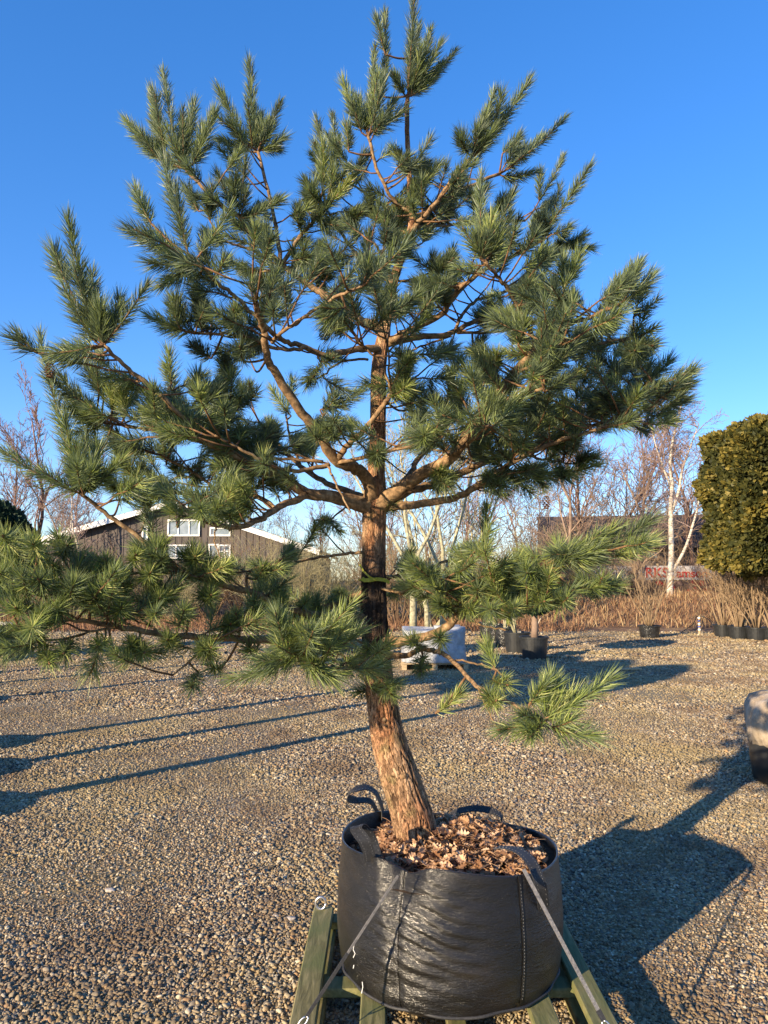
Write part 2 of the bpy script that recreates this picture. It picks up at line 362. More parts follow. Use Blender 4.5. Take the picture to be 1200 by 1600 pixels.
M_trim = noisemat("white_painted_trim", [(.3,(.70,.69,.66)),(.7,(.82,.81,.78))], 4, .6, bstr=0)
M_tan = noisemat("tan_panel", [(.3,(.22,.14,.09)),(.7,(.36,.25,.17))], 2, .8, bstr=0)
M_glass, _t, _b = newmat("window_glass", .08, .6); _b.inputs['Base Color'].default_value = (.10,.14,.18,1)
M_sheet = noisemat("pale_glazing", [(.3,(.13,.17,.21)),(.7,(.28,.33,.38))], 3, .3, bstr=0)
M_red = noisemat("red_print", [(.3,(.30,.025,.025)),(.7,(.44,.04,.035))], 8, .6, bstr=0)
M_banner = noisemat("white_banner", [(.3,(.30,.28,.28)),(.7,(.48,.46,.46))], 6, .6, bstr=.2)
M_dkbanner = noisemat("weathered_lower_banner", [(.35,(.09,.05,.04)),(.6,(.20,.13,.11)),(.8,(.45,.40,.38))], 5, .8, bstr=0)
M_blue = noisemat("blue_tape", [(.3,(.02,.05,.25)),(.7,(.04,.09,.40))], 8, .5, bstr=0)
M_hose = newmat("black_hose", .5, .4)[0]; M_hose.node_tree.nodes['Principled BSDF'].inputs['Base Color'].default_value = (.015,.015,.016,1)

# ------------------------------------------------------------------ ground, gravel, bank
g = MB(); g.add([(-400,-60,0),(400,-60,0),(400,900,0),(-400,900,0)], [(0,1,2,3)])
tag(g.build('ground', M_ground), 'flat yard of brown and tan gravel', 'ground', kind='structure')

BX, BY, BR = .27, 3.28, .455          # bag centre and radius
def gravel():
    rng = np.random.default_rng(4)
    import bmesh
    pcoll = []
    for k in range(6):
        bm = bmesh.new(); bmesh.ops.create_icosphere(bm, subdivisions=2, radius=1.0)
        for v in bm.verts:
            nz = noise.noise(v.co*1.1 + Vector((k*7.1, 0, 0)))
            v.co *= 1 + .28*nz
            v.co.x *= 1.32; v.co.y *= .95; v.co.z *= .58
        me = bpy.data.meshes.new('pebble'); bm.to_mesh(me); bm.free(); me.materials.append(M_pebble)
        me.polygons.foreach_set('use_smooth', [True]*len(me.polygons))
        pcoll.append(me)
    pts = []; sc = []
    def band(y0, y1, sp, size):
        ys = np.arange(y0, y1, sp)
        for y in ys:
            hw = .56*y + .45
            xs = np.arange(-hw, hw, sp)
            n = len(xs)
            x = xs + rng.normal(0, sp*.38, n); yy = y + rng.normal(0, sp*.38, n)
            s = size*np.clip(rng.lognormal(0, .33, n), .5, 2.2)
            dirt = np.array([noise.noise(Vector((q*.9, y*.7, 3.3))) for q in x[::24]]); dirt = np.interp(np.arange(n), np.arange(len(dirt))*24, dirt)
            s = s*np.where(dirt > .18, .72, 1.0)
            keep = (rng.random(n) > np.clip((dirt-.2)*2, 0, .55)) & (rng.random(n) < (.93 if y < 20 else .93*max(0, (27-y)/7)))
            pts.append(np.stack([x, yy, s*.28], 1)[keep]); sc.append(s[keep])
    band(2.35, 4.2, .0114, .0064)
    band(4.2, 6.6, .0132, .0070)
    band(6.6, 10.0, .020, .0086)
    band(10.0, 16.0, .034, .0120)
    band(16.0, 27.0, .060, .020)
    V = np.concatenate(pts); S = np.concatenate(sc)
    me = bpy.data.meshes.new('gravel'); me.vertices.add(len(V)); me.vertices.foreach_set('co', V.astype(np.float32).reshape(-1))
    a = me.attributes.new('psize', 'FLOAT', 'POINT'); a.data.foreach_set('value', S.astype(np.float32))
    rot = np.stack([rng.normal(0,.5,len(V)), rng.normal(0,.5,len(V)), rng.uniform(0,6.28,len(V))], 1)
    a = me.attributes.new('prot', 'FLOAT_VECTOR', 'POINT'); a.data.foreach_set('vector', rot.astype(np.float32).reshape(-1))
    a = me.attributes.new('pidx', 'INT', 'POINT'); a.data.foreach_set('value', rng.integers(0,6,len(V)).astype(np.int32))
    me.update()
    o = bpy.data.objects.new('gravel', me); COL.objects.link(o)
    # prototypes live in a collection that is not linked to the scene
    pc = bpy.data.collections.new('pebble_shapes')
    for mm in pcoll:
        po = bpy.data.objects.new('pebble', mm); pc.objects.link(po)
    ng = bpy.data.node_groups.new('scatter_pebbles', 'GeometryNodeTree')
    ng.interface.new_socket('Geometry', in_out='INPUT', socket_type='NodeSocketGeometry')
    ng.interface.new_socket('Geometry', in_out='OUTPUT', socket_type='NodeSocketGeometry')
    gi = ng.nodes.new('NodeGroupInput'); go = ng.nodes.new('NodeGroupOutput')
    ci = ng.nodes.new('GeometryNodeCollectionInfo'); ci.inputs['Collection'].default_value = pc; ci.inputs['Separate Children'].default_value = True
    ip = ng.nodes.new('GeometryNodeInstanceOnPoints'); ip.inputs['Pick Instance'].default_value = True
    def att(nm, ty):
        n = ng.nodes.new('GeometryNodeInputNamedAttribute'); n.data_type = ty; n.inputs['Name'].default_value = nm
        return [s for s in n.outputs if s.enabled][0]
    L = ng.links.new
    L(gi.outputs[0], ip.inputs['Points']); L(ci.outputs[0], ip.inputs['Instance'])
    L(att('pidx', 'INT'), ip.inputs['Instance Index']); L(att('prot', 'FLOAT_VECTOR'), ip.inputs['Rotation']); L(att('psize', 'FLOAT'), ip.inputs['Scale'])
    L(ip.outputs[0], go.inputs[0])
    md = o.modifiers.new('scatter', 'NODES'); md.node_group = ng
    tag(o, 'loose brown, cream and grey pebbles covering the yard', 'gravel', kind='stuff')
gravel()

def bank_h(x, y):
    e = 1/(1+math.exp(-(x-6.2)*1.6)); s = math.exp(-((y-29.5)/2.6)**2)
    return e*s*(1.0 + .35*noise.noise(Vector((x*.35, y*.4, 1))) + .15*noise.noise(Vector((x*1.3, y*1.3, 4))))
b = MB(); NX, NY = 90, 24; vs_ = []; fs_ = []
for j in range(NY+1):
    for i in range(NX+1):
        x = 3.5+i*.45; y = 24.6+j*.42; vs_.append((x, y, bank_h(x, y)-.03))
for j in range(NY):
    for i in range(NX): a = j*(NX+1)+i; fs_.append((a, a+1, a+NX+2, a+NX+1))
b.add(vs_, fs_)
M_bank = noisemat("bank_earth", [(.3,(.09,.05,.03)),(.5,(.20,.12,.07)),(.7,(.32,.22,.11))], 2.5, .95, bstr=1, bdist=.1)
tag(b.build('earth_bank', M_bank, smooth=True), 'low bank of earth and dry growth behind the yard', 'bank', kind='structure')

def blades(name, pts, hmin, hmax, wd, mat, lean=.5, tlo=0, thi=1, seed=1):
    rng = np.random.default_rng(seed); p = np.asarray(pts, float); n = len(p)
    h = rng.uniform(hmin, hmax, n); a = rng.uniform(0, 6.283, n); l = np.abs(rng.normal(0, lean, n)); a2 = rng.uniform(0, 6.283, n)
    d = np.stack([np.cos(a)*l, np.sin(a)*l, np.ones(n)], 1); d /= np.linalg.norm(d, axis=1)[:,None]
    sd_ = np.stack([np.cos(a2), np.sin(a2), np.zeros(n)], 1)*wd
    mid = p + d*h[:,None]*.55; tip = p + d*h[:,None] + np.stack([np.cos(a)*l*.3*h, np.sin(a)*l*.3*h, -.15*h*l], 1)
    V = np.stack([p-sd_, p+sd_, mid-sd_*.7, mid+sd_*.7, tip], 1).reshape(-1,3)
    i = np.arange(n)*5
    q = np.stack([i, i+1, i+3, i+2], 1); t3 = np.stack([i+2, i+3, i+4], 1)
    return npmesh(name, V, q, t3, mat, tint=np.repeat(rng.uniform(tlo, thi, n), 5))
rng = np.random.default_rng(8)
pp = []
while len(pp) < 40000:
    x = rng.uniform(5, 34); y = rng.uniform(25.5, 32.5); h = bank_h(x, y)
    if h > .06 + .3*rng.random()*(rng.random() < .5): pp.append((x, y, h-.05))
tag(blades('dry_grass', pp, .12, .48, .012, M_straw, 1.5, seed=3), 'tangled dry grass and dead bracken over the bank', 'grass', kind='stuff')
pp = [(rng.uniform(-34, 6.5), rng.uniform(24.5, 31), 0) for _ in range(22000)]
tag(blades('ground_cover', pp, .12, .5, .014, M_straw, .9, 0, .55, seed=5), 'low reddish brown undergrowth along the far edge of the yard', 'undergrowth', kind='stuff')

# ------------------------------------------------------------------ woody plants
def grow(mbs, rnd, p, d, L, r, lvl, maxl, cfg):
    nseg = cfg.get('seg', [8,5,4,3,3])[lvl]; pts = [p]; rad = [r]; q = Vector(p); dd = Vector(d).normalized()
    wob = cfg.get('wob', .12)*(1 if lvl == 0 else 1.8); up = cfg.get('up', .06)*(0 if lvl == 0 else 1)
    for i in range(nseg):
        dd = (dd + Vector((rnd.gauss(0,wob), rnd.gauss(0,wob), rnd.gauss(0,wob)+up))).normalized()
        q = q + dd*(L/nseg); pts.append(q.copy()); rad.append(max(r*(1-(i+1)/nseg*cfg.get('tap', .8)), cfg.get('rmin', .004)))
    sides = 8 if lvl == 0 else (5 if lvl == 1 else 3)
    mbs[0 if lvl == 0 else 1].tube(pts, rad, sides, cap=(lvl == 0))
    if lvl >= maxl: return
    nc = cfg['kids'][lvl]; lo = cfg.get('start', [.3,.15,.1,.1])[lvl]
    for k in range(nc):
        t = lo + (1-lo)*(k+rnd.random())/nc; i = min(int(t*nseg), nseg-1); fr = t*nseg-i
        pos = pts[i].lerp(pts[i+1], fr) if isinstance(pts[i], Vector) else Vector(pts[i]).lerp(pts[i+1], fr)
        ax = (Vector(pts[i+1])-Vector(pts[i])).normalized(); az = rnd.uniform(0, 6.283); u = ax.orthogonal().normalized(); v = ax.cross(u)
        ang = rnd.uniform(*cfg.get('ang', (.45,.85)))
        nd = ax*math.cos(ang) + (u*math.cos(az)+v*math.sin(az))*math.sin(ang)
        ratio = cfg.get('ratio', .5)*rnd.uniform(.7, 1.25)*(1.15-.6*t if lvl == 0 else 1-.35*t)
        rr = max((rad[i]*(1-fr)+rad[i+1]*fr)*cfg.get('rr', .55), cfg.get('rmin', .004))
        grow(mbs, rnd, pos, nd, L*ratio, rr, lvl+1, maxl, cfg)
def bare_tree(name, loc, label, H, r, seed, mt, mc, group=None, cfg=None, stems=None, cat='tree', maxl=3):
    rnd = random.Random(seed); c = dict(kids=[15,9,8], ratio=.5, rmin=.010, up=.08); c.update(cfg or {})
    T, Cn = MB(), MB(); e = thing(name, loc, label, cat, group)
    if stems is None: stems = [((0,0,-.05), (0,0,1), H, r)]
    for p, d, L, rr in stems: grow((T, Cn), rnd, Vector(p), Vector(d), L, rr, 0, maxl, c)
    T.build('trunk' if cat == 'tree' else 'stems', mt, e, smooth=True); Cn.build('crown' if cat == 'tree' else 'twigs', mc, e, smooth=True)
    return e
def at(px, Y): return ((px-600)/F*(Y*math.cos(PITCH)-CAM_H*math.sin(PITCH)), Y, 0)
BG = 'bare winter trees behind the yard'
# prototype winter trees
t1 = bare_tree('bare_tree', at(905,36), 'tall bare tree with reddish twigs rising between the dark building and the pine branches', 9.2, .13, 1, M_redtwig, M_redtwig, BG, dict(kids=[16,8,7], ratio=.42, ang=(.35,.7), up=.1), maxl=3)
t2 = bare_tree('bare_tree', at(870,33), 'bare tree with a forked trunk in front of the left end of the dark building', 8.4, .13, 2, M_baretwig, M_baretwig, BG,
     dict(kids=[11,8,7], ratio=.5, start=[.25,.1,.1]), stems=[((0,0,0),(-.12,0,1),8.2,.12),((.1,0,0),(.22,.1,1),7.0,.09)])
t3 = bare_tree('bare_tree', at(955,38), 'bare tree with purple brown twigs left of the white birch', 9.5, .14, 3, M_redtwig, M_redtwig, BG, dict(kids=[15,9,7], ratio=.40, ang=(.3,.65), up=.12))
spots = [(t2, 985, 34, .9, 'bare tree with fine upright twigs just left of the white birch trunk'),
 (t1, 1010, 40, 1.02, 'bare red brown tree behind the roof near the birch'),
 (t3, 1078, 37, .95, 'bare tree standing between the birch and the clipped golden conifer'),
 (t2, 800, 42, .85, 'bare tree in the gap left of the dark building'),
 (t3, 760, 36, .78, 'bare twiggy tree right of the pale stemmed trees'),
 (t1, 733, 44, .9, 'thin bare tree behind the pale stemmed trees'),
 (t3, 560, 46, .75, 'bare tree seen just left of the pine trunk under the whorl'),
 (t1, 500, 48, .72, 'bare tree rising behind the right slope of the barn roof'),
 (t2, 440, 50, .72, 'bare tree behind the barn roof beside the lowest brown branch'),
 (t1, 15, 38, .93, 'bare tree at the far left edge of the view'),
 (t3, 42, 41, 1.12, 'tallest bare tree of the left hand group with purple twigs'),
 (t2, 75, 37, .74, 'bare tree in front of the low white roofed annexe'),
 (t1, 110, 44, .84, 'bare tree behind the left slope of the barn roof'),
 (t3, 150, 48, .66, 'small bare tree above the left eave of the barn'),
 (t2, 205, 52, .72, 'bare tree peeping over the barn roof behind the pine foliage'),
 (t3, 665, 50, .78, 'distant bare tree between the two thick pale trunks'),
 (t1, 845, 52, .82, 'distant bare tree right behind the left corner of the dark building'),
 (t2, 1120, 45, .9, 'bare tree mostly hidden by the clipped golden conifer'),
 (t1, 390, 44, .70, 'bare tree behind the right hand window of the barn'),
 (t3, 620, 40, .72, 'slim bare tree directly right of the pine trunk')]
for i, (pr, px, Y, s, lab) in enumerate(spots):
    copy_tree(pr, at(px, Y), i*1.7+.4, s, lab)
# slender birches on the left
for i, (px, Y, s, lab) in enumerate([(82, 33, .62, 'young white stemmed birch in front of the left end of the barn'), (145, 31, .5, 'small crooked birch with pale stem before the barn wall')]):
    bare_tree('birch_tree', at(px, Y), lab, 9*s, .09, 60+i, M_birch, M_birchtwig, 'young birches by the barn', dict(kids=[12,6,4], ratio=.42))
# thick pale stemmed trees behind the pine trunk
PG = 'pale stemmed trees behind the white load'
def stemset(fork, spread):
    return [((0,0,-.05),(.0,0,1),fork,.17)]
def pale_tree(px, Y, H, seed, leans, lab):
    rnd = random.Random(seed); T, Cn = MB(), MB(); e = thing('pale_tree', at(px, Y), lab, 'tree', PG)
    f = 1.9; cfg = dict(kids=[9,6,5], ratio=.42, rmin=.007, up=.1, start=[.35,.2,.1])
    T.tube([(0,0,-.05),(.02,0,f*.5),(0,0,f+.08)], [.115,.098,.085], 10)
    for lx, ly in leans: grow((T, Cn), rnd, Vector((lx*.05,ly*.05,f-.05)), Vector((lx, ly, 1)), H-f, .058, 0, 3, cfg)
    T.build('trunk', M_palebark, e, smooth=True); Cn.build('crown', M_palebark, e, smooth=True)
pale_tree(645, 21, 6.6, 11, [(-.40,.1),(-.05,.2),(.30,0)], 'pale greenish multi stemmed tree nearest the right side of the pine trunk')
pale_tree(692, 22, 7.0, 12, [(-.22,0),(.08,.1),(.42,.05)], 'pale greenish tree with three forked stems, right one of the pair behind the white load')
bare_tree('pale_tree', at(668, 23), 'slimmest pale straight stemmed tree between the two forked ones', 6.8, .085, 13, M_palebark, M_palebark, PG, dict(kids=[12,6,4], ratio=.38, start=[.25,.1,.1]))
bare_tree('pale_tree', at(735, 24), 'leaning pale tree with long bare limbs right of the forked pair', 6.0, .07, 14, M_palebark, M_palebark, PG, dict(kids=[10,6,5], ratio=.5), stems=[((-1.2,0,0),(.45,0,1),6.2,.08),((-1.2,.1,0),(-.1,.2,1),5.2,.06)])
# the white birch on the bank
def birch():
    rnd = random.Random(5); Y = 29.5; o = at(1048, Y); e = thing('birch_tree', (o[0], Y, 0), 'tall white barked birch forked low on the dry grass bank, left of the clipped conifer', 'tree')
    T, Cn = MB(), MB()
    def L(px, py): q = P(px, py, Y); return Vector((q[0]-o[0], 0, q[2]))
    z0 = bank_h(o[0], Y)-.15
    main = [Vector((0,0,z0)), L(1047,905), L(1049,860), L(1048,800), L(1050,755), L(1047,720), L(1053,680), L(1062,645), L(1068,612)]
    T.tube(catmull(main, 3), np.linspace(.135,.018,len(catmull(main,3))), 10)
    side = [L(1050,893), L(1064,870), L(1075,845), L(1084,815), L(1092,785), L(1098,755), L(1104,730)]
    T.tube(catmull(side, 3), np.linspace(.07,.016,len(catmull(side,3))), 8)
    up2 = [L(1049,800), L(1060,770), L(1066,735), L(1078,700), L(1090,668)]
    T.tube(catmull(up2, 3), np.linspace(.07,.015,len(catmull(up2,3))), 6)
    up3 = [L(1048,760), L(1036,730), L(1026,700), L(1018,672)]
    T.tube(catmull(up3, 3), np.linspace(.05,.012,len(catmull(up3,3))), 6)
    cfg = dict(kids=[4,6,5], ratio=.6, rmin=.006, up=-.03, wob=.16, ang=(.4,.9))
    for path, lo, n in ((main, .3, 26), (side, .35, 10), (up2, .2, 16), (up3, .2, 12)):
        c = catmull(path, 6)
        for k in range(n):
            t = lo+(1-lo)*rnd.random(); q = Vector(c[min(int(t*len(c)), len(c)-1)])
            az = rnd.uniform(0, 6.283); dd = Vector((math.cos(az)*.7, math.sin(az)*.7, .9))
            grow((Cn, Cn), rnd, q, dd, rnd.uniform(.9,1.8)*(1.2-.5*t), .022, 1, 3, cfg)
    T.build('trunk', M_birch, e, smooth=True); Cn.build('crown', M_birchtwig, e, smooth=True)
birch()
# bare thickets (each a bush)
def shrub_proto(name, loc, label, H, n, seed, m, group, spread=.5, r=.018, maxl=2, cfg=None):
    rnd = random.Random(seed); st = []
    for k in range(n):
        a = rnd.uniform(0, 6.283); l = rnd.uniform(.05, spread)
        st.append(((math.cos(a)*l*.25*H*.4, math.sin(a)*l*.25*H*.4, -.03), (math.cos(a)*l, math.sin(a)*l, 1), H*rnd.uniform(.65,1.05), r*rnd.uniform(.7,1.2)))
    c = dict(kids=[7,5,3], ratio=.45, rmin=.004, seg=[6,4,3,3], start=[.2,.15,.1], up=.1); c.update(cfg or {})
    return bare_tree(name, loc, label, H, r, seed, m, m, group, c, st, cat='shrub', maxl=maxl)
TG = 'leafless bushes between the trees'
s1 = shrub_proto('thicket_bush', at(905, 32), 'brown leafless bush left of the banner at the foot of the bank', 2.5, 26, 21, M_brown, TG, .8)
s2 = shrub_proto('thicket_bush', at(520, 29), 'olive tan leafless bush immediately left of the pine trunk', 2.6, 34, 22, M_olive, TG, .9)
tb = [(s1, 950, 33.5, 1.0, 'brown leafless bush in front of the red lettering'), (s1, 1005, 34, .8, 'low brown bush left of the birch foot'),
 (s1, 1120, 33, .9, 'brown bush right of the birch below the clipped conifer'), (s1, 1175, 32, 1.0, 'brown bush at the right edge behind the potted shrubs'),
 (s2, 470, 28, .95, 'olive leafless bush beneath the barn roof end'), (s2, 425, 30, 1.1, 'olive leafless bush right of the barn window'),
 (s1, 380, 31, 1.0, 'brown bush at the foot of the barn wall below the window'), (s1, 330, 32, .9, 'brown bush under the middle of the barn'),
 (s2, 275, 29, .8, 'olive bush left of the middle of the barn'), (s1, 220, 31, .9, 'brown bush under the left part of the barn wall'),
 (s1, 165, 30, .85, 'brown bush below the left eave of the barn'), (s2, 110, 31, .9, 'olive bush beside the crooked small birch'),
 (s1, 60, 29, .9, 'brown bush right of the dark rounded conifer'), (s1, 20, 32, 1.0, 'brown bush at the far left edge'),
 (s2, 565, 31, 1.1, 'olive bush behind the pine trunk'), (s1, 620, 27, .9, 'brown bush behind the left pale stemmed tree'),
 (s2, 660, 28, .85, 'olive bush between the pale trunks'), (s1, 700, 29, 1.0, 'brown bush right of the pale trunks'),
 (s2, 745, 30, 1.0, 'olive bush behind the row of black pots'), (s1, 790, 31, 1.05, 'brown bush before the left corner of the dark building'),
 (s1, 840, 31, 1.05, 'brown bush under the left tan panel of the dark building'), (s2, 880, 36, 1.2, 'olive bush beside the banner end'),
 (s1, 1060, 38, 1.2, 'tall brown bush behind the banner'), (s1, 720, 36, 1.3, 'tall brown bush far behind the white load'), (s1, 600, 38, 1.3, 'tall far brown bush in line with the pine trunk')]
for i, (pr, px, Y, s, lab) in enumerate(tb):
    p = at(px, Y); z = bank_h(p[0], p[1]) if p[0] > 3.6 and p[1] < 34.6 else 0
    copy_tree(pr, (p[0], p[1], z-.05 if z > .1 else 0), i*1.3, (s*1.3, s*1.3, s*1.25), lab)

# fronds on a clipped or rounded evergreen
def frond_cloud(name, P0, N0, size, mat, parent, seed, tint):
    rng = np.random.default_rng(seed); n = len(P0)
    d = N0 + rng.normal(0, .75, (n,3)); d /= np.linalg.norm(d, axis=1)[:,None]
    s = np.cross(d, rng.normal(0,1,(n,3))); s /= np.linalg.norm(s, axis=1)[:,None]
    L = size*rng.uniform(.6,1.5,n)[:,None]; W = L*.33
    V = np.stack([P0-s*W*.3, P0+s*W*.3, P0+d*L*.55+s*W, P0+d*L*.55-s*W, P0+d*L], 1).reshape(-1,3); i = np.arange(n)*5
    return npmesh(name, V, np.stack([i,i+1,i+2,i+3],1), np.stack([i+3,i+2,i+4],1), mat, parent, np.repeat(tint, 5))
def vnoise(p, sc, off=0): return np.array([noise.noise(Vector((a*sc+off, b*sc, c*sc))) for a, b, c in p])
def topiary():
    Y = 20.0; x0 = (1094-600)/F*(Y+.6); cx = x0+2.4; z0, z1 = 1.92, 5.72
    e = thing('clipped_conifer', (cx, Y, 0), 'large clipped block headed conifer with golden green foliage above the potted shrubs', 'tree')
    rng = np.random.default_rng(31); n = 90000
    c = rng.uniform(-1, 1, (n,3)); ax = rng.integers(0, 3, n); sg = np.sign(rng.uniform(-1,1,n)); N = np.zeros((n,3))
    for k in range(3): mk = ax == k; c[mk,k] = sg[mk]; N[mk,k] = sg[mk]
    # soften the box and dent it with clumps
    c = c/((np.abs(c)**5).sum(1)**.2)[:,None]; N = np.sign(c)*np.abs(c)**4; N /= np.linalg.norm(N, axis=1)[:,None]
    half = np.array([2.1,1.5,(z1-z0)/2]); p = c*half
    nz = vnoise(p, 1.3, 5); n2 = vnoise(p, 3.5, 9)
    p = p*(1+.14*nz+.11*n2)[:,None] - N*np.abs(rng.normal(0,.10,n))[:,None]
    keep = (n2 > -.30) | (rng.random(n) < .35)
    p = p[keep]; N = N[keep]; nz = nz[keep]; n2 = n2[keep]
    p[:,2] += (z1-z0)/2+z0; 
    tint = np.clip(.5+.45*nz+.5*n2+rng.normal(0,.18,len(p)),0,1)
    frond_cloud('crown', p, N+np.array([0,0,.2]), .12, M_gold, e, 3, tint)
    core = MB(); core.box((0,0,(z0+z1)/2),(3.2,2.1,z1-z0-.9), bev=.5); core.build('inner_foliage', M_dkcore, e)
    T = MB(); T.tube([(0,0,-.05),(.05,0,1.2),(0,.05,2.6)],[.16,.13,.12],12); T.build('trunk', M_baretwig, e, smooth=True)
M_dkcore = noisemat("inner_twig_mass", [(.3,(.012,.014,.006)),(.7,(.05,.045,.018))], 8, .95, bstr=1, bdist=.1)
topiary()
def round_tree(name, loc, rad, zc, label, group, seed, n=16000, mat=M_dkgreen, pot=True, cat='tree', lean=0, size=.11):
    e = thing(name, loc, label, cat, group); rng = np.random.default_rng(seed)
    d = rng.normal(0,1,(n,3)); d /= np.linalg.norm(d, axis=1)[:,None]
    nz = vnoise(d, 2.2, seed); p = d*np.array(rad)*(1+.16*nz)[:,None]*rng.uniform(.72,1.0,n)[:,None]**.5
    p[:,2] += zc
    frond_cloud('crown', p, d+np.array([0,0,.3]), size, mat, e, seed, np.clip(.45+.5*nz+rng.normal(0,.2,n),0,1))
    T = MB(); T.tube([(0,0,.3),(.03,.02,zc*.5),(0,0,zc+rad[2]*.4)],[.085,.075,.04],8); T.build('trunk', M_baretwig, e, smooth=True)
    return e
def pot(name, loc, r, h, label, group, m=M_plast, cat='pot', rim=True):
    e = thing(name, loc, label, cat, group); b = MB()
    b.lathe((0,0,0), [(r*.80,0),(r*.84,.012),(r*.93,h*.6),(r*.97,h-.05),(r*1.04,h-.045),(r*1.05,h-.005),(r*1.03,h),(r*.98,h-.004),(r*.95,h-.07)], 28)
    b.build('body', m, e, smooth=False)
    s = MB(); s.lathe((0,0,0), [(r*.945,h-.08),(r*.5,h-.05),(.02,h-.04)], 18); s.build('soil', M_soil, e)
    return e
# potted standards standing left of the view; their shadows cross the yard
SG = 'potted evergreen standards in a row on the left'
stands = [((-4.05,4.72), .5, 2.35), ((-4.6,5.85), .55, 2.3), ((-5.05,6.95), .5, 2.2), ((-6.7,9.7), .5, 2.4), ((-7.6,11.2), .5, 2.2), ((-8.3,12.6), .5, 2.3)]
tp = tpot = None
ordn = ['nearest to the camera, left of the view', 'second along the left edge of the yard', 'third along the left edge of the yard', 'fourth along the left edge of the yard', 'fifth along the left edge of the yard', 'farthest of the row, by the dark conifer']
for i, ((x, y), r, zc) in enumerate(stands):
    if tp is None:
        tp = round_tree('evergreen_standard', (x,y,0), (.62,.62,.75), 3.0, 'clear stemmed evergreen, '+ordn[i], SG, 41, 9000)
        tpot = pot('plant_pot', (x,y,0), .36, .42, 'black pot of the evergreen standard, '+ordn[i], 'black pots on the left')
    else:
        copy_tree(tp, (x,y,0), i*1.1, (1,1,zc/2.35), 'clear stemmed evergreen, '+ordn[i]); copy_tree(tpot, (x,y,0), i, 1, 'black pot of the evergreen standard, '+ordn[i])
# dark rounded conifer at the left edge
lc = P(-22, 845, 16.3); lx = lc[0]
round_tree('rounded_conifer', (lx,16.3,0), (.98,.95,1.0), 2.35, 'dark rounded conifer with dense foliage at the left edge', None, 44, 26000)
pot('root_ball_bag', (lx+.05,16.3,.13), .68, .62, 'black container under the dark rounded conifer at the left edge', None, M_gloss, 'container')
def pallet_small(loc, wx, wy, label, rz=0, m=M_palewood):
    e = thing('pallet', loc, label, 'pallet', None, rz)
    for k in range(5):
        b = MB(); b.box((0,-wy/2+.05+k*(wy-.1)/4,.115),(wx,.09,.022), bev=.004); b.build('deck_board', m, e)
    for k in range(3):
        b = MB(); b.box((-wx/2+.05+k*(wx-.1)/2,0,.05),(.09,wy,.10), bev=.004); b.build('bearer', m, e)
    return e
pallet_small((lx,16.3,0), 1.6, 1.3, 'timber pallet under the black container at the left edge')

# ------------------------------------------------------------------ potted plants in the yard
RG = 'row of black pots with bare plants beside the white load'
row = [(835,1029,.30,.47,'plastic'),(808,1019,.30,.47,'plastic'),(789,1011,.27,.50,'film'),(777,1003,.27,.48,'film'),(763,997,.27,.46,'film')]
rl = ['large matt black pot, nearest of the row right of the white load','grey black pot half hidden behind the nearest one','glossy black film pot, third of the row','glossy black film pot, fourth of the row','glossy black film pot, farthest of the row beside the white load']
sh = None
for i, (px, py, r, h, k) in enumerate(row):
    q = G(px, py)
    pot('plant_pot', (q[0],q[1],0), r, h, rl[i], RG, M_plast if k == 'plastic' else M_gloss)
    lab = ['young tree with a white stem in the nearest black pot of the row','bare plant with several pale stems in the second pot of the row','bare plant in the third pot of the row','bare plant in the fourth pot of the row','bare plant in the farthest pot of the row'][i]
    if i == 0:
        round_tree('potted_tree', (q[0],q[1],0), (.62,.6,.34), 1.35, lab, 'plants in the row of pots', 51, 5200, M_pinegreen if 'M_pinegreen' in globals() else M_dkgreen, size=.09)
        T = MB(); T.tube([(q[0]+.0,q[1],.4),(q[0]+.02,q[1],.9),(q[0]+.0,q[1],1.3)],[.022,.018,.015],8)
        T.tube([(q[0]+.02,q[1],.6),(q[0]+.14,q[1]-.02,.85),(q[0]+.22,q[1],.98)],[.012,.009,.006],6)
        par = [o for o in COL.objects if o.get('label') == lab][0]
        st = MB(); st.t = T.t; st.f = T.f; st.v = [(a-q[0], b_-q[1], c) for a, b_, c in T.v]; st.build('stem', M_birch, par, smooth=True)
    elif sh is None:
        sh = shrub_proto('potted_shrub', (q[0],q[1],.4), lab, 1.4, 5, 33, M_palebark, 'plants in the row of pots', .35, .026)
    else: copy_tree(sh, (q[0],q[1],.4), i*2, .95, lab)
# the lone potted shrub before the bank
q = G(1015, 996); pot('plant_pot', (q[0],q[1],0), .31, .36, 'glossy black pot standing alone in front of the dry bank', 'black pots on the right', M_gloss)
ps = shrub_proto('potted_shrub', (q[0],q[1],.3), 'tall many stemmed shrub with tan bare stems in the lone pot', 2.35, 16, 34, M_stem, 'shrubs in pots on the right', .42, .020, 2, dict(kids=[6,4,3], ratio=.36, up=.15))
g4 = [(1131,995,'first from the left of the potted group at the right edge'),(1155,998,'second from the left of the potted group at the right edge'),(1183,1000,'third from the left of the potted group at the right edge'),(1209,1001,'cut off by the right edge of the photo'),(1165,983,'behind the second and third pots at the right edge')]
for i, (px, py, w_) in enumerate(g4):
    q = G(px, py); pot('plant_pot', (q[0],q[1],0), .29, .36, 'matt black pot, '+w_, 'black pots on the right')
    copy_tree(ps, (q[0],q[1],.3), 1.1+i*1.9, (1.15,1.15,1.08), 'bare shrub, '+w_)
    s_ = MB(); 
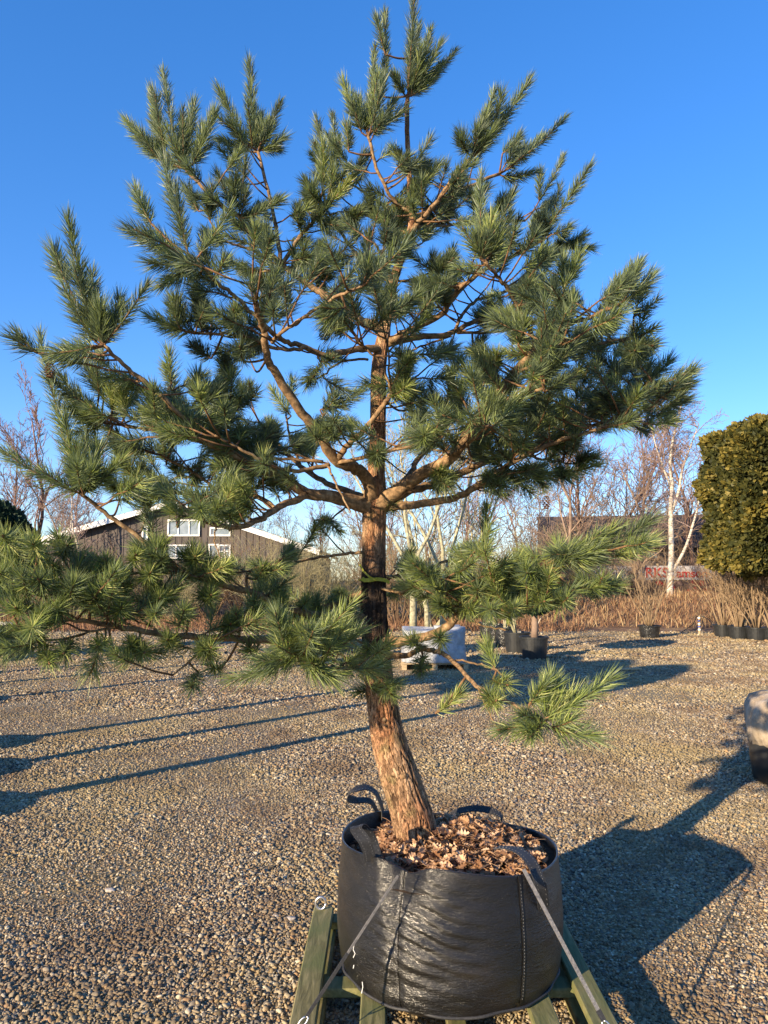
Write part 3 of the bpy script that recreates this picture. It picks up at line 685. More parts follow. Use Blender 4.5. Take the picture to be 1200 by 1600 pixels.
# stake with tape and hose
q = G(1093, 991); e = thing('marker_stake', (q[0],q[1],0), 'short blue and white taped stake in front of the bank, left of the potted group', 'stake')
b = MB(); b.tube([(0,0,-.02),(.01,0,.58)],[.035,.032],8); b.build('post', M_palewood, e)
for k in range(5):
    b = MB(); b.lathe((0,0,.12+k*.09), [(.040,0),(.042,.02),(.040,.045)], 10); b.build('tape_band', M_blue if k % 2 else M_white, e)
b = MB(); b.tube(catmull([(q[0]-.5,q[1]+.2,.03),(q[0]-.2,q[1],.3),(q[0],q[1]+.1,.55),(q[0]+.25,q[1],.48),(q[0]+.5,q[1]+.1,.2),(q[0]+.55,q[1]+.3,.03)],6), .014, 6)
tag(b.build('hose', M_hose), 'black hose looped over the blue and white stake', 'hose')

# white wrapped load on its pallet
def load():
    q0 = G(627,1047); q1 = G(733,1047); cx = (q0[0]+q1[0])/2; cyy = q0[1]+.5; wx = q1[0]-q0[0]-.1
    pallet_small((cx,cyy,0), wx+.08, 1.05, 'timber pallet under the white wrapped load')
    e = thing('wrapped_load', (cx,cyy,.13), 'bulky load wrapped in crumpled white film on a pallet behind the pine trunk', 'wrapped load')
    b = MB(); n = 72; rows = 26; vs_ = []; fs_ = []
    for j in range(rows+1):
        t = j/rows; z = min(t*1.35,1.0)*.60; s = 1.0 if t < .74 else max(0.0, 1-((t-.74)/.26)**1.3)
        for k in range(n):
            a = 2*math.pi*k/n; c, s2 = math.cos(a), math.sin(a); pw = .28
            x = math.copysign(abs(c)**pw, c)*wx/2; y = math.copysign(abs(s2)**pw, s2)*.5
            nn = noise.noise(Vector((x*3.5, y*3.5, z*2)))*.10 + noise.noise(Vector((x*9+z*5, y*9, z*4)))*.05 + (.06*(1-z/.6) if z < .3 else 0)
            zz = z + (noise.noise(Vector((x*2.2, y*2.2, 7)))*.10+noise.noise(Vector((x*7, y*7, 7)))*.03 + .05*(x/wx+.3) if t > .7 else 0)
            vs_.append((x*(s*.985+.015)*(1+nn), y*(s*.985+.015)*(1+nn), zz))
    for j in range(rows):
        for k in range(n): a = j*n+k; c = j*n+(k+1)%n; fs_.append((a,c,c+n,a+n))
    fs_.append(tuple(range(n-1,-1,-1))); b.add(vs_, fs_); b.build('film_cover', M_film, e, smooth=True)
load()
# burlap topped root ball at right edge
q = G(1256, 1224); rb = thing('root_ball_container', (q[0],q[1],0), 'black container with hessian wrapped root ball cut off by the right edge', 'container')
def fnb(r, z, a): return r*(1+.03*noise.noise(Vector((math.cos(a)*2, math.sin(a)*2, z*5)))), z
b = MB(); b.lathe((0,0,0), [(.34,0),(.385,.03),(.40,.2),(.40,.42),(.39,.52)], 48, fnb); b.build('body', M_plast, rb, smooth=True)
def fnc(r, z, a): 
    k = noise.noise(Vector((math.cos(a)*3.2, math.sin(a)*3.2, z*2.5+3)))
    return r*(1+.10*k), z + (.16*k if z < .5 else .05*k)
b = MB(); b.lathe((0,0,0), [(.415,.36),(.425,.48),(.42,.60),(.38,.68),(.28,.72),(.12,.74),(.05,.78)], 56, fnc); b.build('hessian_cover', M_burlap, rb, smooth=True)

# ------------------------------------------------------------------ buildings
def barn():
    Y = 35.0; 
    def L(px, py): q = P(px, py, Y); return q[0], q[2]
    rx, rzz = L(270,786); ex, ez = L(60,846); e2x, e2z = L(500,862)
    e = thing('barn', (rx, Y, 0), 'black boarded gabled barn with white verge boards behind the left side of the pine', 'building')
    D = 14
    w_ = MB(); lx_, rx_ = ex-rx+.5, e2x-rx-.5
    sl_ = (rzz-ez)/(rx-ex); sr = (rzz-e2z)/(e2x-rx)
    zl, zr = rzz-.12-sl_*abs(lx_), rzz-.12-sr*rx_
    w_.add([(lx_,0,0),(rx_,0,0),(rx_,0,zr),(0,0,rzz-.12),(lx_,0,zl),(lx_,D,0),(rx_,D,0),(rx_,D,zr),(0,D,rzz-.12),(lx_,D,zl)],
           [(0,1,2,3,4),(9,8,7,6,5),(0,4,9,5),(1,6,7,2)])
    x = lx_+.12                                            # vertical cover battens are part of the wall
    while x < rx_:
        zt = rzz-.16-(sl_*-x if x < 0 else sr*x); w_.box((x,-.014,zt/2),(.045,.022,zt)); x += .30
    w_.build('wall', M_boards, e)
    for s, zz, xx in ((-1, ez, ex-rx), (1, e2z, e2x-rx)):
        r_ = MB(); a = (0,rzz); c = (xx, zz)
        r_.add([(0,-.4,rzz-.02),(xx,-.4,zz-.02),(xx,D+.4,zz-.02),(0,D+.4,rzz-.02),(0,-.4,rzz+.1),(xx,-.4,zz+.1),(xx,D+.4,zz+.1),(0,D+.4,rzz+.1)], [(0,1,2,3),(7,6,5,4),(0,4,5,1),(1,5,6,2),(2,6,7,3),(3,7,4,0)])
        r_.build('roof', M_roof, e)
        v_ = MB(); v_.beam((0,-.44,rzz-.05),(xx,-.44,zz-.05),.05,.24); v_.build('verge_board', M_trim, e)
    def win(px0, py0, px1, py1, nx, ny, pane=M_glass):
        x0, za = L(px0, py1); x1, zb = L(px1, py0); x0 -= rx; x1 -= rx
        f = MB(); W_ = x1-x0; H_ = zb-za; fw = .07
        for (cx_, cz_, dx, dz) in ((x0+fw/2,(za+zb)/2,fw,H_),(x1-fw/2,(za+zb)/2,fw,H_),((x0+x1)/2,za+fw/2,W_-2*fw,fw),((x0+x1)/2,zb-fw/2,W_-2*fw,fw)): f.box((cx_,-.05,cz_),(dx,.08,dz))
        for k in range(1,nx): f.box((x0+W_*k/nx,-.047,(za+zb)/2),(.05,.06,H_-2*fw-.002))
        for k in range(1,ny): f.box(((x0+x1)/2,-.044,za+H_*k/ny),(W_-2*fw-.002,.05,.045))
        fo = f.build('window', M_trim, e)
        g_ = MB(); g_.box(((x0+x1)/2,-.02,(za+zb)/2),(W_-.02,.03,H_-.02)); g_.build('pane', pane, fo)
    win(262,812,313,838,3,1,M_sheet); win(328,824,361,838,1,1,M_sheet); win(258,851,310,873,3,1,M_sheet); win(326,850,343,872,1,1,M_sheet); win(342,851,361,872,2,2,M_sheet)
    win(222,822,232,845,1,1)
    # low annexe
    e2 = thing('annexe', (L(70,830)[0], 41, 0), 'low black annexe with white edged roof left of the barn', 'building')
    a = MB(); a.box((0,0,1.7),(7.5,5,3.4)); a.build('wall', M_boards, e2)
    r_ = MB(); r_.box((0,0,3.50),(8.1,5.8,.16)); r_.box((0,0,3.66),(7.9,5.6,.14)); r_.build('roof', M_roof, e2)
    f = MB(); f.box((0,-2.93,3.52),(8.1,.05,.22)); f.build('fascia', M_trim, e2)
    c = MB(); c.box((-.9,0,4.05),(.9,.7,.64)); c.box((-.9,0,4.42),(1.05,.85,.10)); c.build('roof_vent', M_trim, e2)
barn()
def dark_building():
    Y = 46.0
    def L(px, py): q = P(px, py, Y); return q[0], q[2]
    x0, zt = L(840,808); x1, _ = L(1290,808); _, ze = L(840,852); zt = CAM_H+(zt-CAM_H)*49.2/46
    e = thing('low_dark_building', ((x0+x1)/2, Y, 0), 'long dark building with a flat ridged roof behind the right hand trees', 'building')
    ph = -math.atan2(x0, Y); e.rotation_euler = (0,0,ph); W0 = (x1-x0)/2; e.location = (x0+W0*math.cos(ph), Y+W0*math.sin(ph), 0)
    W_ = x1-x0; w_ = MB(); w_.box((0,4,ze/2),(W_,8,ze)); w_.build('wall', M_boards, e)
    r_ = MB(); hw = W_/2
    r_.add([(-hw-.02,-.7,ze-.08),(hw+.3,-.7,ze-.08),(hw+.3,3.2,zt),(-hw-.02,3.2,zt),(hw+.3,8.6,zt-.5),(-hw-.02,8.6,zt-.5),(-hw-.02,-.7,ze-.24),(hw+.3,-.7,ze-.24),(hw+.3,8.6,ze),(-hw-.02,8.6,ze)],
           [(0,1,2,3),(3,2,4,5),(6,7,1,0),(0,3,5,9,6),(1,7,8,4,2),(5,4,8,9)])
    k = 0
    for j in range(14):                                    # standing seams of the roof
        x = -hw+.6+j*W_/14; r_.beam((x,-.66,ze-.035),(x,3.18,zt+.045),.05,.05)
    r_.build('roof', M_roof, e)
    for a, b_, y0, y1 in ((879,903,836,846),(1026,1049,834,848),(925,950,862,876),(1000,1020,862,876)):
        xa, za = L(a, y1); xb, zb = L(b_, y0); cx_ = (xa+xb)/2-(x0+x1)/2
        p_ = MB(); p_.box((cx_,-.78 if y0 < 850 else -.06,(za+zb)/2),(xb-xa,.14,zb-za)); o = p_.build('window' if y0 > 850 else 'roof_panel', M_tan, e)
        if y0 > 850:
            g_ = MB(); g_.box((cx_,-.15,(za+zb)/2),(xb-xa-.25,.05,zb-za-.2)); g_.build('pane', M_glass, o)
dark_building()
def banner():
    Y = 34.5
    def L(px, py): q = P(px, py, Y); return q[0], q[2]
    x0, z1 = L(905,884); x1, z0 = L(1122,906); _, zb = L(905,932)
    cx_ = (x0+x1)/2; e = thing('banner_fence', (cx_, Y, 0), 'long white and red lettered banner along the fence behind the birch', 'banner')
    f = MB(); f.box((0,.02,(z0+z1)/2),(x1-x0,.04,z1-z0)); f.build('upper_banner', M_banner, e)
    f = MB(); f.box((0,.03,(zb+z0)/2-.02),(x1-x0,.04,z0-zb-.05)); lo = f.build('lower_banner', M_dkbanner, e)
    rnd = random.Random(4)
    d = MB()
    for k in range(26):
        x = rnd.uniform(x0, x1)-cx_; z = rnd.uniform(zb+.1, z0-.12); s = rnd.uniform(.08,.2); n = 9
        ring = [(x+math.cos(6.283*i/n)*s*rnd.uniform(.5,1.1), z+math.sin(6.283*i/n)*s*rnd.uniform(.5,1.0)) for i in range(n)]
        d.add([(a,-.012-.002*k/26,c) for a, c in ring]+[(a,.004,c) for a, c in ring], [tuple(range(n))]+[(i,(i+1)%n,(i+1)%n+n,i+n) for i in range(n)])
    d.build('red_motif', M_red, lo)
    for k in range(8):
        x = x0-cx_+(x1-x0)*k/7; p_ = MB(); p_.box((x,.10,(z1+.1)/2),(.08,.08,z1+.1)); p_.build('post', M_palewood, e)
    for txt, pa, h in (('RKS', 1008, .46), ('amson', 1057, .40)):
        cu = bpy.data.curves.new('lettering', 'FONT'); cu.body = txt; cu.size = h*1.35; cu.extrude = .008; cu.offset = .012
        o = bpy.data.objects.new('lettering', cu); COL.objects.link(o); cu.materials.append(M_red)
        dg = bpy.context.evaluated_depsgraph_get(); me = bpy.data.meshes.new_from_object(o.evaluated_get(dg))
        bpy.data.objects.remove(o); o = bpy.data.objects.new('lettering', me); COL.objects.link(o); o.parent = e
        if not me.materials: me.materials.append(M_red)
        o.rotation_euler = (math.pi/2,0,0); o.location = (L(pa,900)[0]-cx_, -.012, z0+.12)
banner()

# ------------------------------------------------------------------ timber pallet with the bag
pl = thing('timber_pallet', (BX,BY,0), 'green stained timber pallet under the black bag', 'pallet')
PX0, PX1 = -.335-BX, .83-BX
for x in (PX0+.045, PX1-.045):
    b = MB(); b.beam((x,-.95,.104),(x,.52,.104),.095,.032, bev=.005); b.build('deck_board', M_wood, pl)
for x in (-.31, .31):
    b = MB(); b.beam((x,-.95,.1035),(x,.52,.1035),.095,.031, bev=.005); b.build('deck_board', M_wood, pl)
for y in (-.75, -.11, .47):
    b = MB(); b.beam((PX0,y,.070),(PX1,y,.070),.10,.036, bev=.005); b.build('cross_board', M_wood, pl)
for x in (PX0+.07, 0, PX1-.07):
    b = MB(); b.beam((x,-.92,.026),(x,.50,.026),.075,.052, bev=.005); b.build('bearer', M_wood, pl)
b = MB(); cen = Vector(P(501,1412,3.76))-Vector((BX,BY,0)); cen.z = .121+.028
b.tube([cen+Vector((math.cos(a)*.024, 0, math.sin(a)*.028)) for a in np.linspace(0,6.283,20)], .0055, 8); b.build('ring', M_steel, pl, smooth=True)

# bag
def rim_z(a):      # rim height around the bag, a = 0 towards +X, -pi/2 towards the camera
    return .605 + .03*math.cos(a-math.pi-.3) + .015*math.cos(a+math.pi/2) + .012*math.sin(3*a+1) - .045*math.exp(-((a+2.02)/.16)**2) 
def bag():
    e = thing('grow_bag', (BX,BY,.121), 'round black woven plastic bag with webbing handles holding the pine root ball', 'bag')
    n = 300; vs_ = []; fs_ = []; rows = 70
    prof = catmull([(.385,0),(.425,.02),(.452,.08),(.462,.18),(.458,.30),(.450,.40),(.447,1.0)], 10)
    zt = .121
    def shape(t, a):
        z = t*(rim_z(a)-zt); zz = z
        r = np.interp(z, [0,.012,.05,.12,.22,.34,.44,.5], [.428,.438,.450,.461,.465,.460,.450,.446])
        c, s = math.cos(a), math.sin(a)
        wr = noise.noise(Vector((c*2.2, s*2.2, z*14)))*.006 + noise.noise(Vector((c*5, s*5, z*30+5)))*.0028 + noise.noise(Vector((c*9, s*9, z*60+5)))*.001
        wr *= .28+1.0*math.exp(-((a+1.75)/.5)**2)          # most creases on the lit front left
        # diagonal creases running from the left handle
        u = (a+2.0)*.45; k = math.exp(-((a+1.83)/.36)**2)*math.exp(-((z-.30)/.17)**2)
        wr += .0050*k*math.sin((z*1.0+u*.28)*140 + 2*noise.noise(Vector((a*3, z*5, 0))))
        # dents at seams, pulled in at the strap fold
        for sa in (-2.08, -1.02):
            wr -= .007*math.exp(-((a-sa)/.05)**2)
        wr -= .03*math.exp(-((a+2.02)/.16)**2)*max(0,(z-.30)/.14)
        return r+wr, z
    for j in range(rows+1):
        for k in range(n):
            a = -math.pi+2*math.pi*k/n; r, z = shape(j/rows, a); vs_.append((r*math.cos(a), r*math.sin(a), z))
    # inner side of the wall
    for j in range(1, 14):
        for k in range(n):
            a = -math.pi+2*math.pi*k/n; r, z = shape(1, a)
            rr = r-.006-(.002 if j > 1 else 0); vs_.append((rr*math.cos(a), rr*math.sin(a), z-.009*(j-1)))
    tot = rows+14
    for j in range(tot-1):
        for k in range(n): a = j*n+k; c = j*n+(k+1)%n; fs_.append((a,c,c+n,a+n))
    fs_.append(tuple(range(n-1,-1,-1)))
    b = MB(); b.add(vs_, fs_); b.build('body', M_bag, e, smooth=True)
    # seams with stitched webbing
    for sa in (-2.08, -1.02):
        pts = []; sd_ = []
        for t in np.linspace(.04,.995,40):
            r, z = shape(t, sa); pts.append(((r+.0035)*math.cos(sa), (r+.0035)*math.sin(sa), z)); sd_.append((-math.sin(sa), math.cos(sa), 0))
        w_ = MB(); w_.ribbon(pts, .012, sd_, .002); w_.build('seam', M_bag, e)
        st = MB()
        for i in range(2, 37, 1):
            a0, a1 = Vector(pts[i]), Vector(pts[i+1]); dd = a1-a0
            st.tube([a0+dd*.15+Vector((math.cos(sa),math.sin(sa),0))*.0018, a0+dd*.5+Vector((math.cos(sa),math.sin(sa),0))*.0022], .0007, 4)
        st.build('stitching', M_stitch, e)
    # rolled foot of the bag, cut edge
    w_ = MB(); w_.tube([((.440+.003*math.sin(17*a))*math.cos(a), (.440+.003*math.sin(17*a))*math.sin(a), .014+.004*math.sin(9*a)) for a in np.linspace(0,2*math.pi,160)], .006, 7); w_.build('hem', M_web, e, smooth=True)
    # soil surface
    s = MB(); rows2, n2 = 14, 60; v2 = []; f2 = []
    for j in range(rows2+1):
        for k in range(n2):
            a = 2*math.pi*k/n2; rr = .442*j/rows2; x, y = rr*math.cos(a), rr*math.sin(a); v2.append((x, y, soil_z(x, y)-.121))
    for j in range(rows2):
        for k in range(n2): a = j*n2+k; c = j*n2+(k+1)%n2; f2.append((a,a+n2,c+n2,c))
    s.add(v2, f2); s.build('soil', M_soil, e, smooth=True)
    # handles
    def handle(pix, wd=.042, side=None):
        pts = [Vector(P(*q))-Vector((BX,BY,.121)) for q in pix]; pts = catmull(pts, 8)
        pts = [Vector(p) for p in pts]
        h = MB(); sdv = side or (1,0,0); h.ribbon(pts, wd, sdv, .0035); o = h.build('handle', M_web, e)
        st = MB(); sv = Vector(sdv if not isinstance(sdv[0], (tuple,list)) else sdv[0])
        for off in (-.3,.3):
            for i in range(1, len(pts)-1, 2):
                t = (pts[i+1]-pts[i]); s_ = (sv-t.normalized()*sv.dot(t.normalized())).normalized(); nn = t.normalized().cross(s_)
                for sg in (-1,1): st.tube([pts[i]+s_*off*wd+nn*.0028*sg, pts[i]+t*.5+s_*off*wd+nn*.0028*sg], .0007, 4)
        st.build('stitching', M_stitch, o)
    handle([(578,1345,2.97),(576,1330,2.96),(568,1312,2.95),(556,1295,2.97),(563,1292,3.02),(580,1312,3.06),(588,1340,3.05)], .045, (1,.35,.1))
    handle([(598,1282,3.62),(597,1262,3.62),(588,1240,3.60),(572,1230,3.58),(552,1236,3.52),(544,1246,3.5),(556,1250,3.55),(578,1252,3.6),(590,1270,3.62)], .040, (.25,1,.15))
    handle([(700,1277,3.70),(715,1268,3.70),(740,1263,3.66),(765,1266,3.62),(782,1275,3.60),(784,1290,3.58)], .038, (.1,1,.5))
    handle([(850,1420,2.95),(846,1390,2.90),(840,1368,2.90),(832,1350,2.93),(818,1334,3.0),(798,1325,3.06),(776,1324,3.1)], .050, (1,.55,.0))
    th = MB()                                              # loose white threads
    for pix in ([(553,1478),(552,1484),(555,1490),(552,1496)],[(553,1508),(552,1513)],[(566,1534),(567,1542),(565,1552)]):
        pts = []
        for px, py in pix:
            # on the bag surface
            for Y in np.linspace(2.6,3.2,160):
                q = P(px, py, Y)
                if math.hypot(q[0]-BX, q[1]-BY) < .466: break
            pts.append(Vector(q)-Vector((BX,BY,.121)))
        th.tube(pts, .0016, 5)
    th.build('thread', M_white, e)
M_stitch = noisemat("grey_stitching", [(.3,(.16,.16,.16)),(.7,(.30,.30,.30))], 30, .7, bstr=0)
def soil_z(x, y):
    d2 = (x-.02)**2+(y-.0)**2
    return .545 + .05*math.exp(-d2/.06) + .035*math.exp(-((x-.12)**2+(y-.12)**2)/.03) + .015*noise.noise(Vector((x*7, y*7, 2)))
bag()

# oak leaf litter on the root ball
def leaf_litter():
    rnd = random.Random(9); b = MB()
    half = [(0,0),(.10,.13),(.20,.07),(.30,.26),(.42,.12),(.54,.33),(.66,.15),(.78,.24),(.88,.10),(1.0,.0)]
    for k in range(2100):
        rr = .405*math.sqrt(rnd.random()); a = rnd.uniform(0, 6.283); x, y = rr*math.cos(a), rr*math.sin(a)
        if math.hypot(x+.13, y-.05) < .085: continue
        L = rnd.uniform(.025,.06); z = soil_z(x, y)+rnd.uniform(.0,.028)*(1.4 if rr < .3 else .8)
        if rr > .40: z -= .01
        yaw = rnd.uniform(0, 6.283); pt = rnd.gauss(0,.5); rl_ = rnd.gauss(0,.55); cu = rnd.uniform(-6,14)
        M3 = Vector; out = []
        from mathutils import Euler
        Rm = Euler((rl_, pt, yaw)).to_matrix()
        for sgn in (1, 0, -1):
            for u, w_ in half:
                px = (u-.5)*L; py = sgn*w_*L*1.15; pz = cu*(px*px+1.6*py*py) + (abs(py)*.35)
                v = Rm @ Vector((px, py, pz)); out.append((BX+x+v.x, BY+y+v.y, z+v.z))
        n = len(half); fs_ = []
        for i in range(n-1): fs_ += [(i, i+1, n+i+1, n+i), (n+i, n+i+1, 2*n+i+1, 2*n+i)]
        b.add(out, fs_, min(1, max(0, rnd.gauss(.55,.26))))
    for k in range(700):
        rr = .375*math.sqrt(rnd.random()); a = rnd.uniform(0, 6.283); x, y = rr*math.cos(a), rr*math.sin(a); z = soil_z(x,y)+rnd.uniform(.015,.035); yaw = rnd.uniform(0,6.28); L = rnd.uniform(.03,.07)
        p0 = Vector((BX+x, BY+y, z)); dv = Vector((math.cos(yaw)*L, math.sin(yaw)*L, rnd.gauss(0,.25)*L))
        b.tube([p0, p0+dv*.5+Vector((0,0,.004)), p0+dv], [.0012,.001,.0006], 3, cap=False, tint=rnd.uniform(.2,.8))
    tag(b.build('leaf_litter', M_leaf), 'curled dry brown oak leaves lying on the root ball in the black bag', 'fallen leaves', kind='stuff')
leaf_litter()

# lashing straps
def strap(pix_top, pix_bot, yt, yb, label, mid, wd_):
    e = thing('lashing_strap', (0,0,0), label, 'strap', 'straps tying the bag to the pallet')
    a, b_ = Vector(P(*pix_top, yt)), Vector(P(*pix_bot, yb)); m_ = a.lerp(b_, mid)
    pts = [a.lerp(m_, i/8) for i in range(9)]
    s = MB(); s.ribbon(pts, wd_, (1,.4,.35), .003); s.build('webbing', M_strap, e)
    s = MB(); c = [m_.lerp(b_, t) for t in np.linspace(0,.93,8)]; s.ribbon(c, wd_*1.3, (1,.3,.2), .005); s.build('dark_webbing', M_web, e)
    h = MB(); d = (b_-m_).normalized(); u = Vector((1,0,0)); v = d.cross(u).normalized(); k = m_.lerp(b_, .93)
    h.tube([k+d*(.018-.018*math.cos(t))+u*math.sin(t)*.012 for t in np.linspace(0,6.0,16)], .003, 6)
    h.tube([k+d*.036, k+d*.05+Vector((.008,0,0)), k+d*.062, k+d*.055+Vector((-.012,0,0))], .003, 6); h.build('hook', M_steel, e, smooth=True)
strap((622,1368), (474,1596), 2.80, 2.66, 'thinner lashing strap running from the left front of the bag to the left pallet board', .55, .0085)
strap((818,1358), (944,1596), 2.86, 2.70, 'wider black, glare-greyed lashing strap from the right of the bag to the right pallet board', .93, .014)

# stones and debris
def stone(px, py, s, label, m, seed, flat=.5):
    q = G(px, py); import bmesh
    bm = bmesh.new(); bmesh.ops.create_icosphere(bm, subdivisions=3, radius=s)
    for v in bm.verts: v.co *= 1+.35*noise.noise(v.co/s*1.1+Vector((seed,0,0))); v.co.z *= flat; v.co.x *= 1.4
    me = bpy.data.meshes.new('stone'); bm.to_mesh(me); bm.free(); me.materials.append(m)
    o = bpy.data.objects.new('stone', me); o.location = (q[0],q[1],s*flat*.5); COL.objects.link(o); tag(o, label, 'stone')
M_stone = noisemat("pale_stone", [(.3,(.30,.26,.22)),(.7,(.55,.49,.42))], 20, .85)
stone(453,1437,.02,'largest pale stone on the gravel left of the bag',M_stone,1); stone(430,1432,.014,'smaller pale stone beside the largest one',M_stone,2); stone(172,1392,.02,'pale stone near the left side of the foreground gravel',M_stone,3)
q = G(985,1048); b = MB(); b.box((q[0],q[1],.03),(.42,.09,.035),.1,bev=.006); tag(b.build('scrap_board', M_palewood), 'short pale board lying on the gravel right of the low pine branch', 'board')

# ------------------------------------------------------------------ THE PINE
TY = 3.36
pine = thing('pine_tree', (.14,3.33,.58), 'tall Scots pine with orange trunk and blue green needles growing from the black bag', 'tree')
pine_inv = Vector((.14,3.33,.58))
# trunk with plated bark
tr = [(655,1325,34,3.33),(648,1295,32,3.33),(640,1262,30,3.33),(622,1205,28,3.34),(606,1150,25,3.35),(597,1095,23.5,3.36),(590,1040,21,3.36),(585,980,20,3.36),(583,920,19,3.36),(584,860,18,3.36),(585,800,18.5,3.36),(587,770,17,3.36),(588,740,13.5,3.36),(590,690,12.5,3.36),(591,620,12,3.36),(593,560,11,3.36),(600,520,9.5,3.36),(606,485,7.5,3.36),(618,430,6.5,3.36),(632,385,5.8,3.36),(643,350,4.8,3.36),(641,300,4,3.37),(637,230,3.6,3.37),(636,170,3.2,3.38),(637,148,3,3.38)]
ctr = [np.append(P(x, y, Y), r_*Y/F*1.02) for x, y, r_, Y in tr]
cc = catmull(ctr, 22)
T = MB(); nr = 150; vs_ = []; fs_ = []; tints = []
for j, c in enumerate(cc):
    t = (cc[min(j+1,len(cc)-1)]-cc[max(j-1,0)])[:3]; t = Vector(t).normalized(); u = Vector((1,0,0)); u = (u-t*u.dot(t)).normalized(); v = t.cross(u); r0 = c[3]
    amp = min(1, max(0, (2.35-c[2])/.9))*.9+.1
    for k in range(nr):
        a = 2*math.pi*k/nr
        q = Vector((math.cos(a)*1.5, math.sin(a)*1.5, c[2]*3.0))
        q2 = q + Vector((noise.noise(q*2.3), noise.noise(q*2.3+Vector((9,0,0))), noise.noise(q*2.3+Vector((0,9,0)))))*.28
        rn_ = abs(noise.noise(Vector((q2.x*1.5, q2.y*1.5, q2.z*.42+4))))/(.030+.03*max(0,noise.noise(q*1.1)+.4)); d_, _p = noise.voronoi(q2*1.9); cr = min(1, rn_, abs(noise.noise(Vector((q2.x*2.6+7, q2.y*2.6, q2.z*.8))))/.035, max(0, (d_[1]-d_[0])/(.05+.07*max(0, .5+noise.noise(q*1.7+Vector((3,3,3)))*1.4))))
        s = (cr**.6-1)*.009*amp + noise.noise(q*4)*.0035 + noise.noise(q*11)*.0016 + noise.noise(q*.9)*.006*amp
        # knots left by pruned branches
        p = Vector(c[:3]) + (u*math.cos(a)+v*math.sin(a))*(r0+s)
        vs_.append(p-pine_inv); tints.append(cr*1.0*amp+(1-amp)*.9 if True else 0)
for j in range(len(cc)-1):
    for k in range(nr): a = j*nr+k; c = j*nr+(k+1)%nr; fs_.append((a,c,c+nr,a+nr))
T.v = [tuple(p) for p in vs_]; T.f = fs_; T.t = tints
trunk_ob = T.build('trunk', M_trunk, pine, smooth=True)
kn = MB()
for px, py, r_ in ((598,1212,.010),(630,1203,.012),(617,1258,.009),(601,1120,.008)):
    q = P(px, py, 3.36); ax = np.array([0,-1,0])
    cw = [c for c in cc]; cz = min(cw, key=lambda c: abs(c[2]-q[2])); base = Vector((q[0], cz[1]-math.sqrt(max(1e-5, cz[3]**2-(q[0]-cz[0])**2)), q[2]))
    nrm = Vector((base.x-cz[0], base.y-cz[1], 0)).normalized()
    kn.tube([base-nrm*.012-pine_inv, base+nrm*.004-pine_inv, base+nrm*.009-pine_inv], [r_*1.5, r_*1.15, r_*.7], 10)
kn.build('knots', M_branch, pine, smooth=True)

